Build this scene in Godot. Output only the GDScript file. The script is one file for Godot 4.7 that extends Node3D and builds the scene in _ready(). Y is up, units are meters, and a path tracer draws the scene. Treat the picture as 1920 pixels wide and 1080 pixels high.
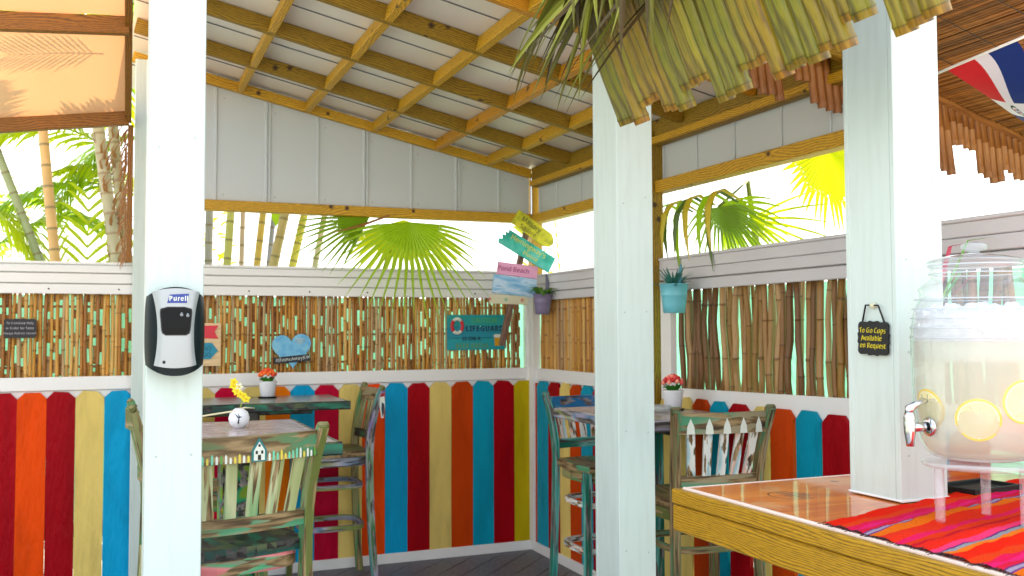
extends Node3D
# A corner of an open-air patio bar: painted picket fences with bamboo screens, a shed roof on treated lumber,
# boxed white columns, a bar counter with a drink dispenser, bar stools and tables, palms outside.
# x runs along the back fence, z comes towards the camera, the fence corner stands at the origin.

var rng := RandomNumberGenerator.new()
var M := {}
var names := {}

class MB:
	var st := SurfaceTool.new()
	var col := Color.WHITE
	func _init(smooth := false):
		st.begin(Mesh.PRIMITIVE_TRIANGLES)
		st.set_smooth_group(0 if smooth else -1)
	func smooth(on: bool):
		st.set_smooth_group(0 if on else -1)
	func p(a: Vector3, u: Vector2, c: Color):
		st.set_color(c); st.set_uv(u); st.add_vertex(a)
	func tri(a: Vector3, b: Vector3, c: Vector3, ua := Vector2.ZERO, ub := Vector2.ZERO, uc := Vector2.ZERO):
		p(a, ua, col); p(c, uc, col); p(b, ub, col)
	func quad(a: Vector3, b: Vector3, c: Vector3, d: Vector3, ua := Vector2(0, 0), ub := Vector2(1, 0), uc := Vector2(1, 1), ud := Vector2(0, 1)):
		tri(a, b, c, ua, ub, uc); tri(a, c, d, ua, uc, ud)
	# chamfered board along X
	func beam(l: float, h: float, t: float, ch := 0.003, off := Vector2.ZERO, at := Transform3D()):
		var hh := h / 2; var tt := t / 2
		var q := [Vector2(hh - ch, tt), Vector2(hh, tt - ch), Vector2(hh, -tt + ch), Vector2(hh - ch, -tt), Vector2(-hh + ch, -tt), Vector2(-hh, -tt + ch), Vector2(-hh, tt - ch), Vector2(-hh + ch, tt)]
		var per := 0.0
		for i in 8:
			var a: Vector2 = q[i]; var b: Vector2 = q[(i + 1) % 8]
			var s := a.distance_to(b)
			quad(at * Vector3(-l / 2, a.x, a.y), at * Vector3(l / 2, a.x, a.y), at * Vector3(l / 2, b.x, b.y), at * Vector3(-l / 2, b.x, b.y),
				off + Vector2(0, per), off + Vector2(l, per), off + Vector2(l, per + s), off + Vector2(0, per + s))
			per += s
		for e in [-1, 1]:
			for i in range(1, 7):
				var a: Vector2 = q[0]; var b: Vector2 = q[i]; var c: Vector2 = q[i + 1]
				var x: float = e * l / 2
				if e > 0:
					tri(at * Vector3(x, a.x, a.y), at * Vector3(x, c.x, c.y), at * Vector3(x, b.x, b.y), off + a * .5, off + c * .5, off + b * .5)
				else:
					tri(at * Vector3(x, a.x, a.y), at * Vector3(x, b.x, b.y), at * Vector3(x, c.x, c.y), off + a * .5, off + b * .5, off + c * .5)
	func box(c: Vector3, s: Vector3, ch := 0.002, off := Vector2.ZERO):
		if s.x >= s.y and s.x >= s.z:
			beam(s.x, s.y, s.z, ch, off, Transform3D(Basis(), c))
		elif s.y >= s.z:
			beam(s.y, s.x, s.z, ch, off, Transform3D(Basis(Vector3(0, 1, 0), Vector3(-1, 0, 0), Vector3(0, 0, 1)), c))
		else:
			beam(s.z, s.y, s.x, ch, off, Transform3D(Basis(Vector3(0, 0, 1), Vector3(0, 1, 0), Vector3(-1, 0, 0)), c))
	# round section along a path
	func tube(pts: Array, radii: Array, sides := 8, cols := [], caps := true):
		var rings := []
		var ref := Vector3.UP
		var d0: Vector3 = (pts[1] - pts[0]).normalized()
		if absf(d0.dot(ref)) > .9: ref = Vector3.RIGHT
		var l := 0.0
		for i in pts.size():
			var d: Vector3 = (pts[mini(i + 1, pts.size() - 1)] - pts[maxi(i - 1, 0)]).normalized()
			var a := (ref - d * ref.dot(d)).normalized()
			ref = a
			var b := d.cross(a)
			if i > 0: l += pts[i].distance_to(pts[i - 1])
			var ring := []
			for k in sides + 1:
				var an := TAU * k / sides
				ring.append([pts[i] + (a * cos(an) + b * sin(an)) * radii[i], Vector2(l, float(k) / sides), cols[i] if cols.size() else col])
			rings.append(ring)
		for i in rings.size() - 1:
			for k in sides:
				var q := [rings[i][k], rings[i][k + 1], rings[i + 1][k + 1], rings[i + 1][k]]
				for n in [0, 2, 1, 0, 3, 2]:
					p(q[n][0], q[n][1], q[n][2])
		if caps:
			for e in [0, rings.size() - 1]:
				for k in range(1, sides - 1):
					var o := [rings[e][0], rings[e][k], rings[e][k + 1]]
					for n in ([0, 1, 2] if e == 0 else [0, 2, 1]):
						p(o[n][0], o[n][1], o[n][2])
	func lathe(prof: Array, sides := 24, at := Transform3D()):
		var l := 0.0
		for i in prof.size() - 1:
			var a: Vector2 = prof[i]; var b: Vector2 = prof[i + 1]
			var s := a.distance_to(b)
			for k in sides:
				var t0 := TAU * k / sides; var t1 := TAU * (k + 1) / sides
				var A := at * Vector3(a.x * cos(t0), a.y, -a.x * sin(t0)); var B := at * Vector3(a.x * cos(t1), a.y, -a.x * sin(t1))
				var C := at * Vector3(b.x * cos(t1), b.y, -b.x * sin(t1)); var D := at * Vector3(b.x * cos(t0), b.y, -b.x * sin(t0))
				var u0 := float(k) / sides; var u1 := float(k + 1) / sides
				if a.x > 1e-6: tri(A, B, C, Vector2(u0, l), Vector2(u1, l), Vector2(u1, l + s))
				if b.x > 1e-6: tri(A, C, D, Vector2(u0, l), Vector2(u1, l + s), Vector2(u0, l + s))
			l += s
	# flat outline (x, y), from z0 back to z1 front
	func prism(poly: PackedVector2Array, z0: float, z1: float, at := Transform3D(), off := Vector2.ZERO):
		if Geometry2D.is_polygon_clockwise(poly):
			poly = poly.duplicate(); poly.reverse()
		var ix := Geometry2D.triangulate_polygon(poly)
		for i in range(0, ix.size(), 3):
			var a := poly[ix[i]]; var b := poly[ix[i + 1]]; var c := poly[ix[i + 2]]
			if (b - a).cross(c - a) < 0:
				var t := b; b = c; c = t
			var ua := Vector2(a.y, a.x) + off; var ub := Vector2(b.y, b.x) + off; var uc := Vector2(c.y, c.x) + off
			tri(at * Vector3(a.x, a.y, z1), at * Vector3(b.x, b.y, z1), at * Vector3(c.x, c.y, z1), ua, ub, uc)
			tri(at * Vector3(a.x, a.y, z0), at * Vector3(c.x, c.y, z0), at * Vector3(b.x, b.y, z0), ua, uc, ub)
		for i in poly.size():
			var a := poly[i]; var b := poly[(i + 1) % poly.size()]
			quad(at * Vector3(a.x, a.y, z0), at * Vector3(b.x, b.y, z0), at * Vector3(b.x, b.y, z1), at * Vector3(a.x, a.y, z1),
				off + Vector2(a.y, a.x), off + Vector2(b.y, b.x), off + Vector2(b.y, b.x + .02), off + Vector2(a.y, a.x + .02))
	# rectangular section along a path: side a along ref, side b across
	func sweep(pts: Array, ref: Vector3, a: Array, b: Array, off := Vector2.ZERO):
		var rings := []
		var l := 0.0
		for i in pts.size():
			var d: Vector3 = (pts[mini(i + 1, pts.size() - 1)] - pts[maxi(i - 1, 0)]).normalized()
			var A: Vector3 = (ref - d * ref.dot(d)).normalized() * float(a[mini(i, a.size() - 1)]) * .5
			var B: Vector3 = d.cross(A).normalized() * float(b[mini(i, b.size() - 1)]) * .5
			if i > 0: l += pts[i].distance_to(pts[i - 1])
			rings.append([[pts[i] + A + B, pts[i] - A + B, pts[i] - A - B, pts[i] + A - B], l])
		for i in rings.size() - 1:
			for k in 4:
				var k2 := (k + 1) % 4
				var w := .06 * k
				quad(rings[i][0][k], rings[i][0][k2], rings[i + 1][0][k2], rings[i + 1][0][k], off + Vector2(rings[i][1], w), off + Vector2(rings[i][1], w + .06), off + Vector2(rings[i + 1][1], w + .06), off + Vector2(rings[i + 1][1], w))
		var f: Array = rings[0][0]; var g: Array = rings[-1][0]
		quad(f[3], f[2], f[1], f[0], off, off + Vector2(.03, 0), off + Vector2(.03, .03), off + Vector2(0, .03))
		quad(g[0], g[1], g[2], g[3], off, off + Vector2(.03, 0), off + Vector2(.03, .03), off + Vector2(0, .03))
	# creased leaf blade
	func blade(pts: Array, wid: Array, side: Vector3, fold := .25):
		for i in pts.size() - 1:
			var d: Vector3 = (pts[i + 1] - pts[i]).normalized()
			var s := (side - d * side.dot(d)).normalized()
			var n := d.cross(s) * fold
			var w0: float = wid[i] * .5; var w1: float = wid[i + 1] * .5
			var l0: Vector3 = pts[i] - (s + n) * w0; var r0: Vector3 = pts[i] + (s - n) * w0
			var l1: Vector3 = pts[i + 1] - (s + n) * w1; var r1: Vector3 = pts[i + 1] + (s - n) * w1
			var y0 := float(i) / (pts.size() - 1); var y1 := float(i + 1) / (pts.size() - 1)
			quad(l0, pts[i], pts[i + 1], l1, Vector2(0, y0), Vector2(.5, y0), Vector2(.5, y1), Vector2(0, y1))
			quad(pts[i], r0, r1, pts[i + 1], Vector2(.5, y0), Vector2(1, y0), Vector2(1, y1), Vector2(.5, y1))
	func done() -> ArrayMesh:
		st.generate_normals()
		return st.commit()

# ------------------------------------------------------------------ helpers
func C(r: float, g: float, b: float) -> Color:
	return Color(r / 255.0, g / 255.0, b / 255.0)

func part(called: String, mesh, m: Material, parent: Node = null, at := Transform3D()) -> MeshInstance3D:
	var o := MeshInstance3D.new()
	o.name = called
	o.mesh = mesh.done() if mesh is MB else mesh
	o.material_override = m
	o.transform = at
	(parent if parent else self).add_child(o, true)
	return o

func thing(called: String, label: String, category: String, at := Vector3.ZERO, turn := 0.0, group := "") -> Node3D:
	var o := Node3D.new()
	names[called] = names.get(called, -1) + 1
	o.name = called if names[called] == 0 else "%s_%03d" % [called, names[called]]
	add_child(o, true)
	o.position = at
	o.rotation.y = turn
	tag(o, label, category, group)
	return o

func tag(o: Node, label: String, category: String, group := ""):
	o.set_meta("label", label)
	o.set_meta("category", category)
	if group: o.set_meta("group", group)

func roff() -> Vector2:
	return Vector2(rng.randf() * 7.0, rng.randf() * 5.0)

func along(a: Vector3, b: Vector3, up := Vector3.UP) -> Transform3D:
	var x := (b - a).normalized()
	var z := x.cross(up).normalized()
	return Transform3D(Basis(x, z.cross(x), z), (a + b) * .5)

func board(called: String, a: Vector3, b: Vector3, h: float, t: float, m: Material, parent: Node, up := Vector3.UP, ch := .003) -> MeshInstance3D:
	var mb := MB.new()
	mb.beam(a.distance_to(b), h, t, ch, roff())
	return part(called, mb, m, parent, along(a, b, up))

func noise(seed_: int, freq: float, oct := 4, type := FastNoiseLite.TYPE_SIMPLEX_SMOOTH) -> FastNoiseLite:
	var n := FastNoiseLite.new()
	n.seed = seed_; n.frequency = freq; n.fractal_octaves = oct; n.noise_type = type
	return n

func ramp(stops: Array, hard := false) -> Gradient:
	var g := Gradient.new()
	var o := PackedFloat32Array(); var c := PackedColorArray()
	for s in stops:
		o.append(s[0]); c.append(s[1])
	g.offsets = o; g.colors = c
	if hard: g.interpolation_mode = Gradient.GRADIENT_INTERPOLATE_CONSTANT
	return g

func ntex(seed_: int, freq: float, stops, oct := 4, size := 512, as_normal := false, bump := 4.0) -> NoiseTexture2D:
	var t := NoiseTexture2D.new()
	t.width = size; t.height = size; t.seamless = true
	t.generate_mipmaps = false
	t.noise = noise(seed_, freq, oct)
	if stops: t.color_ramp = ramp(stops)
	if as_normal:
		t.as_normal_map = true; t.bump_strength = bump
	return t

func plain(c: Color, rough := .6, metal := 0.0) -> StandardMaterial3D:
	var m := StandardMaterial3D.new()
	m.albedo_color = c; m.roughness = rough; m.metallic = metal
	return m

func textured(t: Texture2D, sc: Vector3, rough := .6, tint := Color.WHITE) -> StandardMaterial3D:
	var m := plain(tint, rough)
	m.albedo_texture = t
	m.uv1_scale = sc
	return m

func leafmat(c: Color, glow: Color, rough := .45) -> StandardMaterial3D:
	var m := plain(c, rough)
	m.backlight_enabled = true
	m.backlight = glow
	m.cull_mode = BaseMaterial3D.CULL_DISABLED
	return m

func glassmat(c: Color, a: float) -> StandardMaterial3D:
	var m := plain(Color(c.r, c.g, c.b, a), .02)
	m.transparency = BaseMaterial3D.TRANSPARENCY_ALPHA
	return m

func lumber_image(seed_: int, dark: Color, mid: Color, light: Color, knots: int) -> ImageTexture:
	var w := 1024; var h := 256
	var im := Image.create(w, h, false, Image.FORMAT_RGB8)
	var n1 := noise(seed_, .9, 2); var n2 := noise(seed_ + 5, 6.0, 3)
	var r := RandomNumberGenerator.new(); r.seed = seed_
	var ks := []
	for i in knots: ks.append(Vector3(r.randf() * 2.0, r.randf() * .25, r.randf_range(.007, .014)))
	for x in w:
		var cx := cos(TAU * x / w); var sx := sin(TAU * x / w)
		for y in h:
			var px := 2.0 * x / w; var py := .25 * y / h
			var v := py * 95.0 + n1.get_noise_3d(cx * .8, sx * .8, py * 7.0) * 2.6
			var kd := 0.0
			for k in ks:
				var dx: float = (px - k.x) * .38; var dy: float = py - k.y
				var d := sqrt(dx * dx + dy * dy)
				if d < .06:
					v += 2.2 * exp(-d / (k.z * 1.2)) * signf(dy + .0001)
					var d2 := sqrt((px - k.x) * (px - k.x) + dy * dy)
					kd = maxf(kd, clampf(1.5 - d2 / k.z, 0, 1))
			var g := .5 + .5 * sin(v * TAU)
			g = pow(g, 1.7)
			var f := n2.get_noise_3d(cx * 1.5, sx * 1.5, py * 90.0)
			var c := light.lerp(mid, clampf(g * .6 + f * .6, 0, 1)).lerp(dark, clampf(g * g * .5 + f * .6 - .06, 0, 1))
			c = c.lerp(Color(.16, .08, .03), kd * .85)
			im.set_pixel(x, y, c)
	return ImageTexture.create_from_image(im)

func word(s: String, size: float, m: Material, parent: Node, at: Transform3D, slant := 0.0, fontname := "Droid Sans", wide := 1.0, bold := false) -> MeshInstance3D:
	var f := SystemFont.new()
	f.font_names = PackedStringArray([fontname])
	if bold: f.font_weight = 700
	var fv := FontVariation.new()
	fv.base_font = f
	fv.variation_transform = Transform2D(Vector2(wide, 0), Vector2(slant, 1), Vector2.ZERO)
	var t := TextMesh.new()
	t.text = s; t.font = fv; t.font_size = 48; t.pixel_size = size / 36.0; t.depth = .0012
	t.curve_step = 4.0
	return part("lettering", t, m, parent, at)

func at(x: float, y: float, z: float, turn := 0.0, roll := 0.0) -> Transform3D:
	return Transform3D(Basis.from_euler(Vector3(0, turn, roll)), Vector3(x, y, z))

# ------------------------------------------------------------------ materials
func materials():
	var lum := lumber_image(3, C(104, 82, 10), C(176, 142, 26), C(212, 176, 50), 7)
	var lum2 := lumber_image(11, C(70, 58, 6), C(136, 110, 18), C(190, 156, 40), 7)
	M.lumber = textured(lum, Vector3(.5, 4, 1), .55, C(255, 236, 170))
	M.lumber_dark = textured(lum2, Vector3(.5, 4, 1), .6, C(214, 204, 110))
	M.lumber_orange = textured(lum, Vector3(.5, 4, 1), .5, C(255, 216, 150))
	M.bar_front = textured(lum2, Vector3(.4, 7, 1), .45, C(250, 226, 120))
	M.brown_frame = textured(lum2, Vector3(.5, 4, 1), .55, C(214, 166, 120))
	var pn := ntex(21, .02, null, 3, 512, true, 1.6)
	M.white = plain(C(234, 232, 229), .42)
	M.white.normal_enabled = true; M.white.normal_texture = pn; M.white.uv1_scale = Vector3(1, 6, 1); M.white.normal_scale = .25
	M.column = plain(C(197, 211, 205), .36)
	M.column.normal_enabled = true; M.column.normal_texture = pn; M.column.uv1_scale = Vector3(.6, 5, 1); M.column.normal_scale = .28
	M.column.albedo_texture = ntex(24, .01, [[0.0, Color(.972, .968, .96)], [.4, Color(.992, .992, .99)], [.6, Color(1, 1, 1)], [1.0, Color(1, 1, 1)]], 4, 512)
	M.nail_paint = plain(C(170, 182, 178), .5)
	M.seam = plain(C(108, 112, 118), .5)
	M.white_shaded = plain(C(206, 203, 206), .45)  # white paint of the side fence, its shade put into the colour
	M.mint_cloth = plain(C(176, 240, 216), .9)
	M.mint_cloth.backlight_enabled = true; M.mint_cloth.backlight = Color(.62, .95, .8)
	M.metal_white = plain(C(196, 202, 204), .42)
	M.metal_white.normal_enabled = true; M.metal_white.normal_texture = ntex(22, .008, null, 2, 256, true, 1.0); M.metal_white.normal_scale = .15
	M.roof_sheet = plain(C(236, 230, 224), .32)
	var wood_n := ntex(23, .03, null, 4, 512, true, 5.0)
	for k in {"red": C(172, 2, 20), "crimson": C(200, 0, 52), "orange": C(255, 82, 4), "rust": C(208, 70, 6), "blue": C(12, 170, 222), "teal": C(10, 160, 190), "cream": C(236, 208, 118), "olive": C(210, 184, 14), "amber": C(250, 128, 4)}:
		var c: Color = {"red": C(172, 2, 20), "crimson": C(200, 0, 52), "orange": C(255, 82, 4), "rust": C(208, 70, 6), "blue": C(12, 170, 222), "teal": C(10, 160, 190), "cream": C(236, 208, 118), "olive": C(210, 184, 14), "amber": C(250, 128, 4)}[k]
		var m := textured(ntex(30 + k.length() * 7, .012, [[0.0, Color(.88, .88, .88)], [.5, Color(.97, .97, .97)], [1.0, Color(1, 1, 1)]], 4, 256), Vector3(.5, 2.5, 1), .48, c)
		m.metallic_specular = .22
		m.vertex_color_use_as_albedo = true
		m.normal_enabled = true; m.normal_texture = wood_n; m.normal_scale = .35
		M[k] = m
	# bamboo
	M.canes = []
	for c in [C(206, 148, 60), C(180, 120, 42), C(216, 168, 88), C(190, 154, 106), C(158, 100, 32), C(200, 138, 42)]:
		var m := plain(c, .42); m.vertex_color_use_as_albedo = true
		M.canes.append(m)
	M.canes_grey = []
	for c in [C(166, 124, 70), C(138, 96, 48), C(182, 144, 94), C(150, 110, 46), C(118, 78, 36)]:
		var m := plain(c, .45); m.vertex_color_use_as_albedo = true
		M.canes_grey.append(m)
	var strip_t := ntex(41, .02, [[0.0, C(76, 66, 2)], [.4, C(134, 118, 8)], [.6, C(160, 146, 20)], [1.0, C(112, 120, 14)]], 4, 256)
	M.strips = []
	for c in [C(255, 255, 255), C(236, 226, 190), C(214, 226, 176), C(250, 226, 160)]:
		var m := textured(strip_t, Vector3(.8, 9, 1), .4, c)
		m.vertex_color_use_as_albedo = true
		M.strips.append(m)
	M.strip_cut = plain(C(226, 178, 104), .7)
	M.strip_brown = textured(ntex(42, .02, [[0.0, C(92, 52, 16)], [.5, C(140, 86, 32)], [1.0, C(166, 110, 48)]], 4, 256), Vector3(.8, 9, 1), .5)
	M.reed = textured(ntex(43, .03, [[0.0, C(110, 62, 20)], [.5, C(166, 104, 40)], [1.0, C(206, 140, 60)]], 4, 256), Vector3(2, 8, 1), .6)
	M.reed.vertex_color_use_as_albedo = true
	M.reed_back = plain(C(60, 32, 12), .8)
	# floor, ground
	M.deck = textured(ntex(51, .02, [[0.0, C(78, 78, 84)], [.5, C(104, 104, 112)], [1.0, C(126, 126, 132)]], 5, 512), Vector3(1.2, 9, 1), .5)
	M.ground = textured(ntex(52, .02, [[0.0, C(176, 168, 150)], [1.0, C(204, 198, 184)]], 5, 512), Vector3(.5, .5, 1), .9)
	# worn paint on furniture
	var wood_a := ntex(61, .016, [[0.0, C(48, 36, 24)], [.4, C(104, 84, 56)], [.6, C(146, 122, 86)], [1.0, C(176, 156, 116)]], 5)
	var wood_b := ntex(62, .016, [[0.0, C(40, 38, 36)], [.45, C(84, 80, 76)], [.6, C(128, 122, 122)], [1.0, C(166, 160, 160)]], 5)
	var masks := [ntex(63, .011, [[0.0, Color.BLACK], [.46, Color.BLACK], [.54, Color.WHITE], [1.0, Color.WHITE]], 5), ntex(64, .012, [[0.0, Color.BLACK], [.52, Color.BLACK], [.58, Color.WHITE], [1.0, Color.WHITE]], 5), ntex(65, .012, [[0.0, Color.BLACK], [.38, Color.BLACK], [.48, Color.WHITE], [1.0, Color.WHITE]], 5)]
	var worn := func(wood: Texture2D, mask: int, seed_: int, cols: Array, sc: Vector3, rough: float) -> StandardMaterial3D:
		var st := []
		for i in cols.size(): st.append([.3 + .4 * i / maxf(1, cols.size() - 1), cols[i]])
		var m := textured(wood, sc, rough)
		m.detail_enabled = true
		m.detail_mask = masks[mask]
		m.detail_albedo = ntex(seed_, .006, st, 3, 256)
		m.metallic_specular = .35
		return m
	M.worn_green = worn.call(wood_a, 2, 71, [C(96, 104, 50), C(124, 132, 76), C(60, 130, 84), C(140, 140, 90)], Vector3(.45, 3.4, 1), .42)
	M.worn_pale = worn.call(wood_a, 2, 72, [C(150, 158, 104), C(190, 192, 150), C(120, 160, 110)], Vector3(.45, 3.4, 1), .42)
	M.worn_brown = worn.call(wood_a, 1, 73, [C(110, 112, 74), C(70, 140, 104), C(150, 140, 110)], Vector3(.45, 4, 1), .4)
	M.worn_grey = worn.call(wood_b, 0, 74, [C(150, 144, 166), C(90, 120, 150), C(176, 170, 180), C(120, 130, 70)], Vector3(.45, 3.4, 1), .4)
	M.worn_teal = worn.call(wood_b, 2, 75, [C(20, 100, 92), C(50, 150, 136), C(130, 190, 184), C(30, 116, 96)], Vector3(.45, 3.4, 1), .4)
	M.worn_dark = worn.call(wood_b, 0, 76, [C(28, 110, 84), C(30, 60, 56), C(80, 90, 60)], Vector3(1.2, 3, 1), .34)
	M.worn_dark.albedo_color = Color(.5, .5, .5)
	M.worn_pink = worn.call(wood_a, 2, 77, [C(200, 110, 112), C(216, 130, 130), C(70, 160, 110), C(190, 100, 104)], Vector3(.7, 3, 1), .4)
	M.worn_blue = worn.call(wood_b, 2, 78, [C(40, 110, 160), C(120, 170, 196), C(186, 190, 206), C(150, 130, 190)], Vector3(.9, 3, 1), .36)
	M.worn_white = worn.call(wood_a, 2, 79, [C(224, 226, 220), C(214, 220, 214), C(150, 196, 206), C(226, 170, 150), C(222, 220, 210)], Vector3(1.2, 3, 1), .45)
	M.worn_multi = worn.call(wood_b, 2, 80, [C(30, 36, 34), C(200, 170, 30), C(30, 40, 36), C(30, 150, 110), C(120, 150, 40)], Vector3(2.4, 2.4, 1), .4)
	M.worn_mix = worn.call(wood_b, 2, 81, [C(70, 110, 70), C(120, 150, 120), C(160, 160, 166), C(120, 100, 150), C(70, 150, 130)], Vector3(.9, 3, 1), .4)
	M.table_top = textured(ntex(71, .014, [[0.0, C(84, 60, 46)], [.34, C(146, 120, 110)], [.46, C(190, 172, 176)], [.56, C(206, 192, 200)], [.64, C(150, 128, 112)], [.74, C(196, 184, 184)], [.82, C(80, 150, 116)], [1.0, C(120, 96, 80)]], 5), Vector3(.9, 7, 1), .22)
	M.table_top_dark = textured(ntex(72, .014, [[0.0, C(60, 56, 50)], [.4, C(110, 112, 104)], [.52, C(150, 156, 148)], [.62, C(84, 128, 108)], [.7, C(130, 130, 122)], [1.0, C(84, 80, 72)]], 5), Vector3(.9, 7, 1), .2)
	# misc
	M.black = plain(C(12, 12, 14), .5)
	M.black_gloss = plain(C(5, 7, 9), .12)
	M.black_gloss.metallic_specular = .25
	M.chrome = plain(C(206, 208, 212), .12, 1.0)
	M.pot_white = plain(C(236, 236, 240), .3)
	M.soil = plain(C(46, 34, 24), .9)
	M.leaf_out = leafmat(C(120, 156, 12), Color(.6, .7, .04))
	M.leaf_out2 = leafmat(C(150, 176, 14), Color(.75, .75, .05))
	M.leaf_dark = leafmat(C(74, 100, 26), Color(.16, .22, .03))
	M.leaf_dry = leafmat(C(150, 100, 50), Color(.3, .2, .06))
	M.leaf_thatch = leafmat(C(96, 96, 30), Color(.08, .09, .02), .5)
	M.leaf_thatch2 = leafmat(C(70, 58, 26), Color(.05, .05, .02), .5)
	M.leaf_thatch3 = leafmat(C(140, 146, 50), Color(.12, .14, .03), .5)
	M.hedge = leafmat(C(70, 120, 40), Color(.2, .32, .08))

# ------------------------------------------------------------------ start
func _ready():
	rng.seed = 77
	var cam := Camera3D.new()
	cam.name = "camera"
	cam.position = Vector3(-2.6219, 1.45, 5.9027)
	cam.rotation_degrees = Vector3(2.518, -22.710, -0.21)
	cam.fov = 33.42
	cam.near = .05
	cam.far = 400.0
	var lens := CameraAttributesPhysical.new()
	lens.frustum_focal_length = 40.0
	lens.frustum_focus_distance = 2.9
	lens.exposure_aperture = 7.0
	lens.frustum_near = .05
	lens.frustum_far = 400.0
	cam.attributes = lens
	cam.fov = 33.42
	add_child(cam)
	var we := WorldEnvironment.new()
	we.name = "world_environment"
	var e := Environment.new()
	e.background_mode = Environment.BG_SKY
	var sky := Sky.new()
	var sm := ProceduralSkyMaterial.new()
	sm.sky_top_color = Color(.77, .83, .92)
	sm.sky_horizon_color = Color(.99, .985, .97)
	sm.sky_curve = .3
	sm.ground_horizon_color = Color(.85, .86, .82)
	sm.ground_bottom_color = Color(.6, .58, .52)
	sky.sky_material = sm
	e.sky = sky
	e.background_energy_multiplier = 1.25
	e.tonemap_mode = Environment.TONE_MAPPER_LINEAR
	e.tonemap_exposure = 2.65
	e.sdfgi_enabled = true; e.ssao_enabled = true; e.ssil_enabled = true
	we.environment = e
	add_child(we)
	var sun := DirectionalLight3D.new()
	sun.name = "sun"
	sun.light_energy = 1.5
	sun.light_color = Color(1, .96, .88)
	sun.light_angular_distance = .5
	sun.shadow_enabled = true
	sun.transform = Transform3D(Basis.looking_at(-SUN, Vector3.FORWARD), Vector3(0, 20, 0))
	add_child(sun)

	materials()
	setting()
	back_fence()
	side_fence()
	pavilion()
	columns()
	canopy()
	tiki_roof()
	bar()
	furniture()
	signs()
	pots()
	dispenser()
	drink()
	flag()
	plants()

const SUN := Vector3(.2, .9, -.3)

func setting():
	var g := MB.new()
	g.quad(Vector3(-200, -.16, 200), Vector3(200, -.16, 200), Vector3(200, -.16, -200), Vector3(-200, -.16, -200), Vector2(0, 0), Vector2(400, 0), Vector2(400, 400), Vector2(0, 400))
	var o := part("ground", g, M.ground)
	o.set_meta("kind", "structure")
	# deck: diagonal boards over a dark bed
	var d := Node3D.new(); d.name = "deck_floor"; add_child(d); d.set_meta("kind", "structure")
	var bed := MB.new()
	bed.box(Vector3(-2.6, -.1, 3.6), Vector3(5.2, .1, 7.2), .002)
	part("joist_bed", bed, plain(C(28, 28, 30), .9), d)
	# boards run along (-1, 0, 1); clipped to the deck rectangle
	var rect := PackedVector2Array([Vector2(-5.2, 0), Vector2(0, 0), Vector2(0, 7.2), Vector2(-5.2, 7.2)])
	var w := .14
	for i in range(-40, 40):
		var c := i * w
		# across direction (1,1)/sqrt2, along (-1,1)/sqrt2
		var ac := Vector2(.7071, .7071); var al := Vector2(-.7071, .7071)
		var q := PackedVector2Array([ac * (c + .003) - al * 9, ac * (c + w - .003) - al * 9, ac * (c + w - .003) + al * 9, ac * (c + .003) + al * 9])
		for poly in Geometry2D.intersect_polygons(q, rect):
			var mb := MB.new()
			var ctr := Vector2.ZERO
			for v in poly: ctr += v
			ctr /= poly.size()
			var loc := PackedVector2Array()
			for v in poly: loc.append(Vector2((v - ctr).dot(ac), (v - ctr).dot(al)))
			# local x = across, local y = along; lay flat: x->ac, y->al, z->up
			mb.prism(loc, -.03, 0.0, Transform3D(), roff())
			part("deck_board", mb, M.deck, d, Transform3D(Basis(Vector3(ac.x, 0, ac.y), Vector3(al.x, 0, al.y), Vector3(ac.x, 0, ac.y).cross(Vector3(al.x, 0, al.y))), Vector3(ctr.x, 0.0 if Vector3(ac.x, 0, ac.y).cross(Vector3(al.x, 0, al.y)).y > 0 else -.03, ctr.y)))

func picket_mesh(w: float, y0: float, y1: float) -> MB:
	var mb := MB.new()
	mb.col = Color.WHITE * rng.randf_range(.84, 1.0)
	var p := PackedVector2Array()
	var h := w / 2
	var e := .036
	p.append(Vector2(-h, y0)); p.append(Vector2(h, y0))
	for k in range(1, 6): p.append(Vector2(h + rng.randf_range(-.0014, .0006), lerpf(y0, y1 - e, k / 6.0)))
	p.append(Vector2(h, y1 - e)); p.append(Vector2(h - e + rng.randf_range(-.004, .004), y1 + rng.randf_range(-.003, .003)))
	p.append(Vector2(-h + e, y1 + rng.randf_range(-.003, .003))); p.append(Vector2(-h, y1 - e))
	for k in range(1, 6): p.append(Vector2(-h + rng.randf_range(-.0006, .0014), lerpf(y1 - e, y0, k / 6.0)))
	mb.prism(p, 0, .018, Transform3D(), roff())
	return mb

func cane_mesh(h: float, r: float, wob: float, nodes: float) -> ArrayMesh:
	var mb := MB.new(true)
	var pts := []; var rad := []; var col := []
	var ph := rng.randf() * TAU; var ph2 := rng.randf() * TAU
	var y := 0.0
	var nxt := rng.randf() * nodes
	var stops := [0.0]
	while nxt < h - .02:
		stops.append_array([nxt - .006, nxt, nxt + .006])
		nxt += nodes * rng.randf_range(.8, 1.2)
	var n := 6
	for k in n: stops.append(h * (k + 1) / n)
	stops.sort()
	for s in stops:
		if s < 0: continue
		pts.append(Vector3(sin(s * 9.0 + ph) * wob + sin(s * 23.0 + ph2) * wob * .5, s, cos(s * 8.0 + ph2) * wob * .6))
		rad.append(r * (1.0 + .05 * sin(s * 17 + ph)))
		col.append(Color(1, 1, 1) * rng.randf_range(.82, 1.0))
	# the joints
	for i in range(1, pts.size() - 1):
		var gap: float = pts[i + 1].y - pts[i].y
		if gap < .0075 and gap > .001 and pts[i].y - pts[i - 1].y < .0075:
			rad[i] = r * 1.1
			col[i] = Color(.45, .38, .3)
	mb.tube(pts, rad, 7, col)
	return mb.done()

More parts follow.
